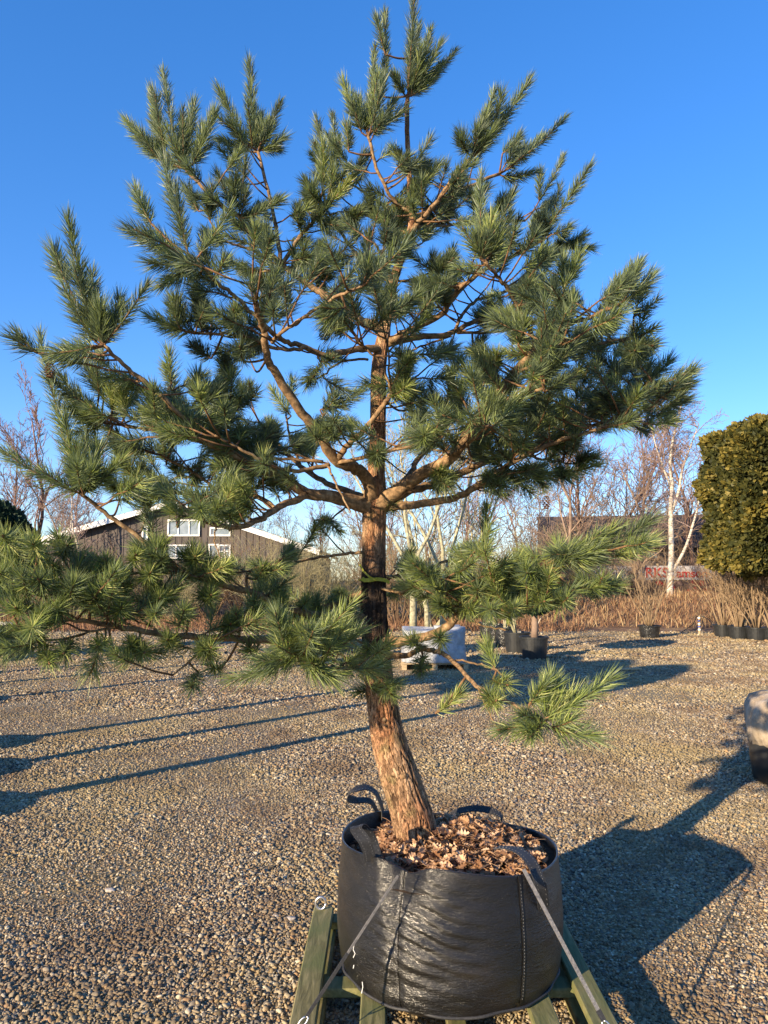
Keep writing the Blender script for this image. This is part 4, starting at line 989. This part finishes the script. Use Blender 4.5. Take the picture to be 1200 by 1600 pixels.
# branches: points (x, y, depth offset), start and end width in photo pixels
BR = {
 'F': ([(583,790,0),(573,750,-.08),(552,730,-.17),(525,718,-.25),(480,655,-.36),(440,600,-.45),(418,560,-.52),(413,520,-.58)],25,13),
 'F1':([(413,520,-.58),(402,480,-.68),(395,440,-.75)],11,7),
 'F2':([(425,535,-.56),(440,520,-.64),(480,492,-.75),(525,465,-.88),(566,447,-.98)],8,6),
 'F3':([(525,718,-.25),(548,690,-.3),(570,670,-.35),(600,632,-.4),(613,612,-.42)],12,8),
 'F3b':([(613,612,-.42),(625,603,-.35),(640,595,-.3)],7,4),
 'F3c':([(611,612,-.42),(596,570,-.46),(570,545,-.5),(555,525,-.5)],5,4),
 'F3d':([(611,610,-.42),(607,560,-.42),(608,500,-.42)],5,3),
 'F4':([(527,724,-.25),(580,712,-.36),(640,698,-.5),(692,682,-.6)],8,5),
 'F5':([(515,725,-.25),(480,735,-.3),(440,733,-.4),(400,715,-.5),(360,692,-.55),(335,680,-.6)],9,4),
 'F6':([(505,722,-.25),(430,716,-.3),(360,712,-.3)],7,4),
 'F7':([(512,728,-.27),(527,762,-.42),(548,800,-.5)],5,3),
 'L1':([(580,792,0),(520,776,-.1),(478,770,-.15),(440,745,-.22),(400,728,-.3),(350,704,-.4),(315,688,-.5),(275,680,-.55)],25,9),
 'L1b':([(315,688,-.5),(298,665,-.55),(250,618,-.65),(200,575,-.72),(162,540,-.8)],10,7),
 'L1c':([(275,680,-.55),(235,672,-.5),(190,665,-.45),(150,655,-.4)],7,4),
 'L1d':([(350,704,-.4),(320,672,-.45),(285,640,-.4),(262,610,-.4)],6,4),
 'L1e':([(400,728,-.3),(372,690,-.2),(350,655,-.1)],7,4),
 'L2':([(480,774,-.15),(440,790,-.3),(415,806,-.4),(380,822,-.5),(340,821,-.6),(305,804,-.65),(280,790,-.7)],14,7),
 'L2b':([(430,795,-.3),(400,775,-.2),(350,778,-.15),(285,772,-.1),(230,755,-.1)],10,5),
 'L2c':([(350,778,-.15),(320,750,-.1),(260,715,-.1),(215,700,-.2)],7,4),
 'L2d':([(340,821,-.6),(335,840,-.6),(345,872,-.62)],4,2),
 'L3':([(588,785,.05),(545,768,.15),(510,755,.25),(470,728,.4),(430,690,.5),(405,660,.6)],13,6),
 'L3b':([(470,728,.4),(455,690,.5),(447,650,.5)],5,4),
 'L3c':([(485,735,.35),(495,690,.5),(505,650,.55)],5,4),
 'R1': ([(590,790,0),(620,768,-.05),(650,745,-.12),(705,713,-.25),(750,650,-.35),(800,588,-.4),(838,545,-.42),(870,505,-.45),(882,480,-.45)],29,10),
 'R1b':([(705,713,-.25),(735,690,-.45),(763,665,-.65)],9,6),
 'R1c':([(770,625,-.37),(800,622,-.5),(850,606,-.6)],8,6),
 'R1d':([(860,515,-.44),(910,500,-.48),(945,485,-.5)],10,6),
 'R1e':([(845,535,-.42),(890,540,-.4),(940,535,-.35),(990,527,-.3)],8,5),
 'R1f':([(800,588,-.4),(850,560,-.55),(885,530,-.65)],7,5),
 'R2': ([(593,790,0),(640,766,.05),(690,753,.12),(750,725,.2),(800,708,.25),(850,690,.3),(905,672,.35),(960,655,.4)],18,6),
 'R2b':([(850,690,.3),(885,655,.35),(920,620,.4),(945,590,.45)],7,5),
 'R2c':([(750,725,.2),(790,680,.4),(830,640,.5)],7,4),
 'R3': ([(597,792,0),(650,788,-.05),(710,778,-.1),(745,760,-.15),(775,740,-.18),(820,712,-.2),(870,690,-.25),(930,672,-.3),(995,655,-.3)],16,5),
 'R3b':([(930,672,-.3),(970,645,-.25),(1010,605,-.2)],6,4),
 'R3c':([(960,665,-.3),(1005,645,-.25),(1045,622,-.2)],6,4),
 'R3d':([(775,740,-.18),(820,735,-.1),(870,740,0)],5,3),
 'R3e':([(820,712,-.2),(860,720,-.1),(900,725,0)],5,3),
 'R4':([(596,785,.08),(635,748,.3),(655,715,.45),(690,680,.6),(700,640,.7)],13,6),
 'U1':([(604,535,0),(640,515,-.05),(690,492,-.1),(702,470,-.14),(725,445,-.2),(757,423,-.28)],13,7),
 'U1b':([(690,492,-.1),(712,462,.05),(750,425,.15),(790,405,.2),(822,390,.22),(850,370,.2)],9,5),
 'U2':([(604,536,0),(655,527,.05),(700,522,.1),(740,502,.15),(780,495,.2),(812,488,.2)],13,6),
 'U2b':([(712,515,.1),(720,495,.15),(745,470,.25),(790,455,.35),(822,432,.4),(855,400,.4)],7,5),
 'U2c':([(715,520,.1),(780,518,.3),(840,500,.5)],6,4),
 'U2d':([(705,525,.1),(650,545,.2),(630,560,.2)],4,3),
 'U3':([(812,488,-.25),(797,458,-.33),(780,435,-.4),(757,408,-.48)],9,7),
 'U3x':([(838,545,-.42),(828,515,-.36),(812,488,-.25)],9,9),
 'U4':([(596,545,0),(560,545,-.1),(510,555,-.15),(470,540,-.2),(440,530,-.25),(410,505,-.35),(370,466,-.42),(340,442,-.5),(306,405,-.58)],13,6),
 'U4b':([(480,545,-.2),(440,546,-.25),(395,530,-.3),(350,522,-.36),(305,520,-.42)],8,5),
 'U4c':([(575,562,-.05),(535,565,-.1),(500,590,-.15),(482,595,-.2)],5,3),
 'U5':([(600,515,0),(560,498,0),(520,472,0),(490,450,0),(440,412,0),(400,375,-.02),(375,342,-.05),(345,320,-.08),(288,262,-.12)],15,6),
 'U5b':([(440,412,0),(432,360,.05),(425,325,.05),(403,237,.1)],9,6),
 'U5c':([(441,415,0),(465,375,.02),(490,345,.05),(508,322,.05)],9,6),
 'U5d':([(425,410,0),(390,390,-.08),(352,377,-.15)],6,4),
 'U5e':([(442,420,0),(405,425,.1),(372,421,.15)],5,4),
 'T0':([(614,440,0),(600,405,-.1),(585,380,-.2)],7,5),
 'T1':([(643,362,0),(670,330,-.05),(700,290,-.1),(737,245,-.15)],9,7),
 'T2':([(643,364,0),(665,330,.05),(690,312,.1),(720,297,.12),(780,272,.2)],8,6),
 'T3':([(641,330,0),(620,318,-.02),(592,270,-.08),(575,213,-.12)],7,6),
 'T4':([(643,345,0),(610,330,.1),(585,312,.15),(552,290,.2)],7,4),
 'T5':([(643,368,0),(600,350,.1),(558,328,.2)],6,4),
 'T6':([(643,355,0),(700,352,.2),(760,348,.35),(820,345,.45)],6,4),
 'T7':([(612,440,0),(580,425,.05),(555,395,.1),(530,362,.15),(508,335,.15)],8,5),
 'LL':([(583,975,0),(520,988,-.15),(450,1000,-.3),(360,998,-.45),(300,995,-.55),(250,990,-.63),(190,980,-.7),(120,968,-.8),(75,972,-.85),(35,985,-.9)],17,6),
 'LL2':([(300,995,-.55),(330,1000,-.6),(300,1030,-.65),(270,1055,-.68)],6,3),
 'LL3':([(190,980,-.7),(150,985,-.78),(100,1000,-.85),(75,1010,-.9)],5,3),
 'LL4':([(250,990,-.63),(215,960,-.6),(190,930,-.6)],6,4),
 'LL5':([(120,968,-.8),(80,940,-.8),(45,925,-.85)],6,4),
 'G': ([(580,965,0),(520,965,-.1),(450,950,-.22),(400,928,-.33),(350,915,-.43),(288,896,-.5),(230,850,-.58),(170,805,-.63),(128,773,-.7)],15,7),
 'G2':([(288,896,-.5),(235,893,-.6),(180,900,-.65),(120,905,-.7)],6,4),
 'G3':([(400,928,-.33),(385,912,-.33),(392,892,-.35),(415,883,-.4),(432,884,-.42)],5,4),
 'G4':([(350,915,-.43),(330,905,-.5),(300,900,-.55)],6,4),
 'M': ([(577,925,.05),(540,938,.08),(500,954,.1),(467,970,.1),(452,955,.1),(440,930,.05)],14,7),
 'N': ([(583,1010,0),(560,1040,-.35),(520,1046,-.6),(490,1040,-.75),(470,1023,-.82)],9,6),
 'N2':([(583,1030,0),(560,1045,-.15),(545,1040,-.3)],6,5),
 'K': ([(580,862,0),(540,865,.1),(480,875,.2),(425,888,.2)],6,4),
 'RL1':([(588,1006,0),(640,1000,-.1),(690,985,-.2),(715,962,-.25),(750,935,-.3),(782,912,-.35),(830,885,-.4),(900,870,-.4),(945,858,-.4)],18,7),
 'RL1b':([(718,958,-.25),(760,958,-.3),(800,955,-.4),(850,945,-.45)],5,4),
 'RL1c':([(720,955,-.25),(745,938,-.35),(770,915,-.45)],6,5),
 'RL1d':([(720,960,-.25),(745,975,-.3),(790,985,-.35)],4,3),
 'RL1e':([(850,882,-.4),(880,905,-.4),(910,925,-.4)],5,4),
 'RL1f':([(712,965,-.24),(700,930,-.3),(690,905,-.35)],5,4),
 'RL2':([(585,1023,0),(632,1025,-.12),(655,1015,-.27),(680,1018,-.37),(705,1030,-.47),(745,1072,-.67),(800,1100,-.77),(850,1124,-.85)],11,6),
 'RL2b':([(705,1030,-.47),(740,1037,-.5),(775,1047,-.55),(800,1070,-.6)],4,3),
 'RL2c':([(745,1072,-.67),(760,1105,-.7),(778,1140,-.72)],3,2),
 'Q': ([(586,915,0),(625,925,-.1),(660,910,-.15),(705,905,-.2)],7,4),
 'Q2':([(586,900,0),(640,900,.2),(690,880,.35),(735,865,.45),(757,850,.5)],7,4),
 'W1':([(580,792,0),(540,795,.1),(515,812,.15)],5,3),
 'LT':([(637,150,0.02),(640,80,0.02)],6,4),
}
TRUNKED = ('F','L1','R1','R2','R3','LL','U5','U4','U1','U2','RL1','G','M','RL2','R4','L3','T1','T2','T3')
nodes = []; brobj = {}
rb_ = random.Random(77)
for k, (pts, w0, w1) in BR.items():
    P3 = [P(x, y, TY+d) for x, y, d in pts]; c = catmull(P3, 6); n = len(c)
    # slight natural wobble
    c = [p + np.array([rb_.gauss(0,.0022), rb_.gauss(0,.004), rb_.gauss(0,.0022)])*(0 if i in (0,n-1) else 1) for i, p in enumerate(c)]
    L_ = np.linspace(0, 1, n); rad = [(w0*(1-t)**1.0 + w1*t)*(.43+(.22*math.exp(-i*.45) if k in TRUNKED else 0))*c[i][1]/F for i, t in enumerate(L_)]
    b = MB(); b.tube([Vector(p)-pine_inv for p in c], rad, 10 if w0 > 9 else 6); brobj[k] = b.build('branch', M_branch, pine, smooth=True)
    tpix = catmull([(x, y, d) for x, y, d in pts], 6)
    for i, p in enumerate(c):
        if k in ('F','L1','R1','R2','R3','LL','U5','U4','RL1','G') and L_[i] < .25: continue
        nodes.append((tpix[i][0], tpix[i][1], p, k, rad[i]))
nx = np.array([[a[0], a[1]] for a in nodes])

SH = []   # shoots: x0,y0 -> x1,y1 (base to tip) and optional depth tilt
S = """248 248 200 193;258 237 235 143;275 225 255 114;287 254 302 164;300 258 334 178;285 262 262 205;288 262 283 190;280 262 240 225
395 231 343 143;400 235 389 97;407 225 436 164;408 235 442 216;392 237 348 219;400 238 398 178;405 236 420 190
294 395 256 250;237 350 211 295;290 403 202 362;375 330 383 248;375 342 436 315;365 320 340 272;310 330 293 295;328 345 331 292;313 397 358 328;418 395 404 362
305 410 237 412;300 412 252 445;282 515 274 468;305 520 236 496;315 517 307 447;335 435 350 408;404 510 412 475;370 500 365 485;372 421 395 425;352 378 330 372
565 207 537 130;573 206 586 75;592 150 605 85;602 85 601 20;582 203 615 160;582 205 630 172;575 205 560 160;580 200 600 120
637 150 648 -18;640 136 672 47;643 147 710 82;645 140 687 72;643 150 682 115;632 148 615 118;640 120 655 40;638 145 690 100
510 255 495 190;527 240 520 180;505 262 492 225;545 237 542 197;555 272 577 240;500 310 477 285;515 300 545 260;520 290 530 225;505 290 505 230
637 272 617 235;642 265 672 217;655 290 685 257;645 300 657 280;640 320 660 285
745 215 772 145;770 205 827 127;732 240 719 217;740 243 772 200;785 240 810 215;812 248 882 185;785 275 835 270;745 240 790 180;790 265 845 215;742 243 755 190
750 400 751 272;755 405 725 358;842 315 880 245;857 352 920 262;822 377 862 317;852 400 915 368;765 400 792 342;790 370 810 343;770 407 802 385;880 385 922 388;700 290 715 280;700 350 710 310;750 405 770 340
805 487 830 420;860 510 875 483;872 510 892 458;845 590 910 517;860 570 852 520;900 565 927 530;680 425 707 405;680 470 705 440;770 475 750 492;765 585 778 555;830 470 850 430;880 450 905 400
571 400 577 365;566 448 583 413;615 367 647 305;640 330 657 287;585 342 580 308;632 400 645 372;610 400 622 370;670 427 692 410;662 475 697 443;615 487 655 458;500 410 505 388;467 420 475 390;515 425 525 405;540 480 508 498
495 345 480 298;505 327 550 277;497 342 527 352;540 350 565 332;480 330 490 290;470 360 462 330;520 470 545 440;545 500 515 520
945 485 1010 448;950 478 985 425;975 470 1018 432;990 495 1025 470;990 527 1022 513;960 470 1000 410;945 485 965 440;1010 600 1045 565;1040 620 1082 582;1030 640 1072 625;1010 662 1055 658;960 658 975 652;940 655 945 645;990 550 992 548;925 532 910 515;990 530 1018 540;940 520 960 495
850 587 908 517;850 612 888 592;875 495 877 478;750 617 726 573;764 647 778 600;767 667 828 608;760 668 696 650;662 650 663 610;690 682 645 684;720 620 705 590;700 660 690 630;682 760 684 755;810 540 805 505
125 768 62 522;127 772 8 708;132 770 153 705;60 552 22 530;135 768 190 720;130 765 165 735;128 770 120 700
150 520 106 345;103 440 84 390;150 535 101 450;165 535 228 448;147 540 86 551;155 532 140 450;158 530 190 480;162 540 165 500
268 600 264 553;155 612 134 570;155 650 94 588;162 625 138 568;175 645 175 603;197 645 189 605;145 657 110 620;155 667 121 674;185 722 216 690;240 670 229 613;280 667 250 623;205 765 210 758
307 625 309 588;340 610 357 585;315 637 350 640;390 620 390 600;385 695 372 675;420 680 424 662;355 590 350 565;380 565 375 543;330 560 300 540
447 645 457 595;500 640 562 613;500 670 545 662;507 635 525 598;485 705 470 690;502 570 482 596;500 565 520 560;505 590 540 610;587 718 590 705;455 650 425 610
30 900 11 863;45 930 35 900;150 910 127 878;180 900 165 876;90 895 82 884;50 965 98 942;60 987 22 987;70 1007 77 1036;165 1000 152 1010;155 1015 142 1050;175 1012 248 1020;245 870 245 858;295 965 291 954;250 925 238 917;20 960 -10 930;10 1000 -10 990;100 930 70 905;200 930 190 905
280 907 332 880;442 895 456 870;412 932 446 910;375 975 369 960;445 1007 432 962;400 1020 387 1010;470 1022 550 942;467 1025 364 1062;475 1035 522 1058;310 1050 299 1074;345 1045 330 1040;470 1025 445 975;465 1028 420 1045;400 905 410 890;500 955 530 935
550 1038 597 1018;575 1075 622 1068;590 1072 560 1080;600 1068 612 1085;625 930 668 905;690 960 712 905;690 950 686 945;725 900 721 863;640 890 641 862;660 1025 658 1048;660 1010 642 1000;775 1048 760 1010;680 1115 718 1084;690 1000 686 996;560 1050 590 1045
850 1124 953 1060;858 1137 925 1150;848 1124 782 1140;827 1100 870 1072;770 1062 792 1070;765 1098 775 1095;852 1126 900 1085;850 1124 830 1150
941 860 1017 812;960 870 1017 848;790 905 808 875;765 940 806 903;880 873 918 865;832 881 878 862;907 927 964 912;870 945 886 935;835 940 850 940;790 965 800 952;765 930 770 908;755 847 760 793;720 880 735 850;900 865 960 825;815 895 850 905;800 960 840 930;740 950 745 915;930 925 940 905
15 850 5 838;60 865 52 850;95 865 105 852;10 905 0 895;70 915 60 905;35 960 25 950;110 925 118 912;60 1000 50 990;140 945 150 935;205 880 212 868;225 905 235 895;180 960 190 950;240 945 250 935;320 940 330 930;350 985 360 975;270 1010 262 1000;320 1020 330 1012;215 1010 225 1020;60 880 40 845;20 1005 -5 1025;110 1000 100 1020;400 960 410 950;430 960 440 948;350 900 355 888;300 880 305 870
500 975 505 958;540 962 548 945;520 1000 525 985;480 962 490 945;470 1000 480 985;545 990 540 975;518 812 505 812;515 812 530 830;600 800 610 790;870 740 882 745;900 722 930 715;830 735 850 760;800 745 830 770;760 750 790 760;850 690 880 700;680 740 700 760"""
for seg in S.replace('\n', ';').split(';'):
    a = [float(x) for x in seg.split()]; SH.append(a)

NV = {k: [] for k in BR}; NTI = {k: [] for k in BR}
rngn = np.random.default_rng(99); rs = random.Random(5)
twigs = {k: MB() for k in BR}
def needles(pts, key, length, dens=1.0, Lm=.072, tint=.5, ang=(1.05,.55)):
    Lm *= rs.uniform(.76,1.12); dens *= rs.uniform(.62,1.08); tint += rs.gauss(0,.07) + (.28 if rs.random() < .04 else 0)
    ang = (ang[0]*rs.uniform(.88,1.08), ang[1]*rs.uniform(.85,1.15))
    pts = np.asarray(pts); seg = np.linalg.norm(np.diff(pts, axis=0), axis=1); cum = np.concatenate([[0], np.cumsum(seg)]); tot = cum[-1]
    n = int((tot*1350+75)*dens)
    t = rngn.random(n)**.92; t = .03+.97*t; s = t*tot
    pos = np.stack([np.interp(s, cum, pts[:,k]) for k in range(3)], 1)
    tg = np.gradient(pts, axis=0); ax = np.stack([np.interp(s, cum, tg[:,k]) for k in range(3)], 1); ax /= np.linalg.norm(ax, axis=1)[:,None]
    rv = rngn.normal(0,1,(n,3)); u = rv-ax*np.sum(rv*ax,1)[:,None]; u /= np.linalg.norm(u, axis=1)[:,None]
    th = ang[0]+(ang[1]-ang[0])*t**1.3 + rngn.normal(0,.16,n); th = np.where(t > .93, th*rngn.uniform(.3,1.2,n), th)
    L = Lm*rngn.uniform(.72,1.15,n)*(1-.18*(t < .12))
    d = ax*np.cos(th)[:,None]+u*np.sin(th)[:,None]; d[:,2] += .08
    d /= np.linalg.norm(d, axis=1)[:,None]
    w_ = np.cross(d, rngn.normal(0,1,(n,3))); w_ /= np.linalg.norm(w_, axis=1)[:,None]; w_ *= rngn.uniform(.0010,.0016,n)[:,None]
    mid = pos+d*(L*.5)[:,None]; tip = pos+d*L[:,None]+ax*(L*.16)[:,None]+np.array([0,0,-.003])
    V = np.stack([pos-w_*.8, pos+w_*.8, mid-w_, mid+w_, tip], 1)
    NV[key].append(V.reshape(-1,3)); NTI[key].append(np.repeat(np.clip(tint+rngn.normal(0,.22,n),0,1), 5))
def base_tint(z, x): return .30 + .36*max(0, min(1, (2.6-z)/1.6)) + rs.gauss(0,.07)
def add_shoot(x0, y0, x1, y1, dep=None, key=None, tiltf=None, dens=1.0, small=False):
    dx, dy = x1-x0, y1-y0; L2 = math.hypot(dx, dy)
    vec = nx-np.array([x0, y0]); dist = np.hypot(vec[:,0], vec[:,1])
    cosb = (vec[:,0]*dx+vec[:,1]*dy)/(dist*max(L2,1)+1e-6)
    i = int(np.argmin(dist*(1+.45*np.clip(cosb,-.2,1)))); _, _, np3, k, rn = nodes[i]
    dY = np3[1] if dep is None else dep
    far = dist[i]
    b0 = P(x0, y0, dY + (rs.uniform(-.12,.12) if far > 12 else 0)*min(1, far/60))
    tl = L2*dY/F
    tilt = rs.uniform(-.35,.35)*tl if tiltf is None else tiltf*tl
    if L2 < 35: tilt = -(.10+.05*rs.random())              # seen end on: the shoot points towards the camera
    b1 = P(x1, y1, b0[1]+tilt)
    dv = b1-b0; up = np.array([0,0,1.0]); cv = np.linalg.norm(dv)*.07
    pts = [b0, b0+dv*.33-up*cv*.6, b0+dv*.68-up*cv*.5, b1]; pts = catmull(pts, 5)
    tw = twigs[k]
    tw.tube([Vector(p)-pine_inv for p in pts], list(np.linspace(.0038,.0022,len(pts))), 5)
    # bud at the tip
    e = Vector(pts[-1])-pine_inv; d_ = (Vector(pts[-1])-Vector(pts[-3])).normalized(); tw.tube([e-d_*.004, e+d_*.006, e+d_*.016], [.003,.0045,.001], 5)
    g0 = np3
    if np.linalg.norm(b0-g0) > .012:
        dd = b0-g0; m1 = g0+dd*.5-up*.06*np.linalg.norm(dd)
        q = catmull([g0, m1, b0], 5); tw.tube([Vector(p)-pine_inv for p in q], list(np.linspace(min(.0055, rn),.0038,len(q))), 5)
    z = b0[2]; hi = max(0, min(1, (z-2.6)/1.4))
    needles(pts, k, tl, dens, Lm=(.072-.008*hi)*(.9 if small else 1), tint=base_tint(z, x0), ang=(1.08-.2*hi, .58-.12*hi))
    return b0, b1, k
def shades_trunk(p):
    t = (0.0-p[0])/.67; y = p[1]+.70*t; z = p[2]-.262*t
    return t > 0 and abs(y-3.36) < .17 and 1.95 < z < 2.95
made = []
for a in SH: made.append((*add_shoot(*a[:4]), a))
S2 = """215 760 200 735;240 750 225 720;260 720 250 695;285 745 270 715;250 780 240 760;300 760 310 735;330 740 345 715;310 720 300 690;350 760 365 745;380 750 395 735;230 800 215 785;275 800 262 780;320 800 335 790;360 800 375 785;190 770 175 750;180 740 165 720;400 740 420 725;440 760 425 750;340 700 330 680;200 720 180 700;150 700 130 680;410 700 420 680;380 720 390 700;350 660 340 640;290 700 280 680;240 830 250 815
640 590 630 565;680 560 690 535;700 590 715 560;740 560 750 530;780 620 800 590;700 640 720 610;740 700 760 680;800 680 820 650;830 650 850 620;860 640 880 610;900 640 920 600;940 620 955 580;965 600 985 570;930 580 940 550;960 560 975 530;980 620 1000 590;920 650 935 625;890 600 905 570;870 570 885 545;820 560 835 530;800 540 810 515;760 600 745 570;720 660 705 640;790 700 805 675;650 620 640 595;640 640 628 620;720 540 735 515;690 600 700 575;760 520 775 500;830 600 850 575;1000 570 1010 545;970 650 990 625;890 680 905 660;850 660 870 640;950 600 975 560;1000 620 1025 590;985 580 1000 545;940 650 960 620;1015 640 1045 612;910 600 925 575;960 630 985 605
470 440 465 410;500 440 512 412;530 460 520 430;560 500 550 470;600 470 612 440;450 470 440 445;480 500 470 480;430 470 418 450;560 370 550 345;640 420 652 395;620 350 612 325;660 380 675 355;700 420 712 395;590 440 600 415;410 450 400 430;380 440 390 415;350 470 340 445;330 500 320 480;430 500 425 480;390 560 400 535;350 590 360 565;330 620 320 600;300 660 290 635;370 640 380 615;690 330 700 300;740 330 755 300;780 330 795 305;830 360 845 330;870 400 890 375;880 430 905 405;850 470 865 440;800 450 810 420;830 420 845 395"""
for seg in S2.replace('\n', ';').split(';'):
    a = [float(x) for x in seg.split()]
    if 330 < a[0] < 560 and 300 < a[1] < 560 and rs.random() < .55: continue
    if rs.random() < .15: continue
    a[2] += rs.uniform(-8,8); a[3] += rs.uniform(-10,6)
    dep = TY+rs.uniform(-.1,.55)
    if shades_trunk(P(a[0],a[1],dep)): continue
    made.append((*add_shoot(*a[:4], dep=dep), a))
# companions round each shoot, mostly in depth, so crowns have body
def add_free(b0, d, L, k, dens=1.0, small=True):
    d = np.array(d); d /= np.linalg.norm(d); up = np.array([0,0,1.0])
    pts = catmull([b0, b0+d*L*.35-up*L*.04, b0+d*L*.7-up*L*.03, b0+d*L], 4)
    twigs[k].tube([Vector(p)-pine_inv for p in pts], list(np.linspace(.0034,.002,len(pts))), 5)
    hi = max(0, min(1, (b0[2]-2.6)/1.4))
    needles(pts, k, L, dens, Lm=(.068-.009*hi), tint=base_tint(b0[2], 0)-.05, ang=(1.08-.2*hi, .6-.1*hi))
def proj(p):
    q = np.array(p)-np.array([0,0,CAM_H]); dpt = q[1]*math.cos(PITCH)+q[2]*math.sin(PITCH); v = -q[1]*math.sin(PITCH)+q[2]*math.cos(PITCH)
    return 600+F*q[0]/dpt, 800-F*v/dpt
# loose polygonal silhouette of the crown (in metres it is the real outline of this tree from the south west)
tipsP = np.array([[a[4][2], a[4][3]] for a in [(m[0],m[1],m[2],None,m[3]) for m in made]]); 
midP = np.array([[(m[3][0]+m[3][2])/2, (m[3][1]+m[3][3])/2] for m in made])
allP = np.concatenate([tipsP, midP, np.array([[m[3][0], m[3][1]] for m in made])])
def ok(p, tol=20):
    x, y = proj(p); return np.min(np.hypot(allP[:,0]-x, allP[:,1]-y)) < tol
GAPS = [(455,600,62,75),(655,575,20,40),(540,590,40,30),(640,770,60,35),(540,745,60,30),(470,850,0,0)]
def in_gap(p):
    if shades_trunk(p): return True
    x, y = proj(p)
    return any(rx and ((x-gx)/rx)**2+((y-gy)/ry)**2 < 1 for gx, gy, rx, ry in GAPS)
for b0, b1, k, a in made:
    L = np.linalg.norm(b1-b0); d = (b1-b0)/max(L,1e-6)
    nc = 1 if (L < .12 or (a[1] < 700 and rs.random() < .7)) else 2
    if k in ('Q','Q2','N2','K','RL2b','RL1f','RL1d','W1'): nc = 0
    if a[1] > 815 and a[0] < 430 and rs.random() < .65: nc = 0
    if k in ('RL1','RL1f','RL2') and a[0] < 745: nc = 0
    if k.startswith('RL'): nc = min(nc, 1)
    for c in range(nc):
        for tr_ in range(8):
            sgn = rs.choice((-1,1)); nd = d + np.array([rs.gauss(0,.35), sgn*rs.uniform(.3,.8), rs.gauss(.3,.3)])
            l2 = min(.26, max(.09, L*rs.uniform(.45,.8))); nd /= np.linalg.norm(nd)
            if ok(b0+nd*l2) and not in_gap(b0+nd*l2): add_free(b0, nd, l2, k, .9); break
# fill along the outer halves of the branches
for k, (pts, w0, w1) in BR.items():
    if k in ('F','F7','LT','U3x','L2d','Q2','N2','RL1d','RL2','RL2b','RL2c','W1'): continue
    idx = [i for i, n_ in enumerate(nodes) if n_[3] == k]
    for i in idx:
        if rs.random() > (.3 if k in ('LL','LL2','LL3','LL4','LL5','G','G2','G3','G4') else .8): continue
        if k == 'RL1' and nodes[i][0] < 745: continue
        if nodes[i][1] < 520 and rs.random() < .35: continue
        p = np.array(nodes[i][2])
        for tr_ in range(5):
            az = rs.uniform(0, 6.283); nd = np.array([math.cos(az), math.sin(az), rs.uniform(-.1,1.0)]); nd /= np.linalg.norm(nd)
            off = rs.uniform(.02,.22); bb = p+nd*off*np.array([.8,1.2,.7]); l2 = rs.uniform(.07,.16)
            if ok(bb+nd*l2, 16) and ok(bb, 24) and not in_gap(bb+nd*l2*.5):
                twigs[k].tube([Vector(p)-pine_inv, Vector((p+bb)/2)-pine_inv-Vector((0,0,.006)), Vector(bb)-pine_inv], [.004,.0036,.0034], 5)
                add_free(bb, nd, l2, k, .85); break
nneed = 0
for k in BR:
    if twigs[k].v: twigs[k].build('twigs', M_twig, brobj[k], smooth=True)
    if NV[k]:
        V = np.concatenate(NV[k])-np.array(pine_inv); n = len(V)//5; i = np.arange(n)*5; nneed += n
        npmesh('needles', V, np.stack([i,i+1,i+3,i+2],1), np.stack([i+2,i+3,i+4],1), M_needle, brobj[k], np.concatenate(NTI[k]))
print('needles', nneed)
# cones
for i, (px, py, d) in enumerate([(505,521,-.1),(697,580,-.15),(853,785,-.2),(870,512,-.4),(78,578,-.72)]):
    q = P(px, py, TY+d); c = MB()
    for r_ in range(7):
        for s_ in range(6):
            a = 6.283*(s_/6+r_*.09); rr = .013*math.sin(.5+r_*.38); z = -.024+r_*.008
            p = Vector((math.cos(a)*rr, math.sin(a)*rr, z)); o_ = Vector((math.cos(a),math.sin(a),-.4)).normalized(); s2 = Vector((-math.sin(a),math.cos(a),0))*.005
            c.add([p-s2, p+s2, p+s2*.8+o_*.008, p-s2*.8+o_*.008, p+Vector((0,0,.004))], [(0,1,2,3),(0,4,1),(2,1,4),(3,2,4),(0,3,4)])
    c.v = [(q[0]+a-pine_inv.x, q[1]+b_-pine_inv.y, q[2]+z-pine_inv.z) for a, b_, z in c.v]; c.build('pine_cone', M_cone, pine)

# yellow tape tied round the trunk
def tape():
    c = min(cc, key=lambda c: abs(c[2]-P(585,905,3.36)[2])); b = MB(); pts = []; r0 = c[3]+.010
    for a in np.linspace(0, 2*math.pi, 40): pts.append((c[0]+r0*math.cos(a), c[1]+r0*math.sin(a), c[2]-.004*math.sin(a)))
    b.ribbon(pts, .007, (0,0,1), .0015)
    k = Vector((c[0]+.004, c[1]-r0-.004, c[2]+.003))
    b.ribbon([k, k+Vector((-.02,-.01,.012)), k+Vector((-.045,-.005,.035)), k+Vector((-.062,.0,.065))], .008, (.6,0,.8), .0015)
    b.ribbon([k, k+Vector((.02,-.012,.001)), k+Vector((.045,-.008,-.002)), k+Vector((.068,0,-.014))], .016, (.1,.4,1), .0015)
    b.ribbon([k, k+Vector((-.02,-.015,-.003)), k+Vector((-.04,-.01,-.004)), k+Vector((-.052,0,.004))], .018, (.1,.4,1), .0015)
    b.box(k, (.014,.01,.014), bev=.003)
    tag(b.build('plastic_tape', M_yel), 'yellow plastic tape tied in a knot round the pine trunk', 'tape')
tape()
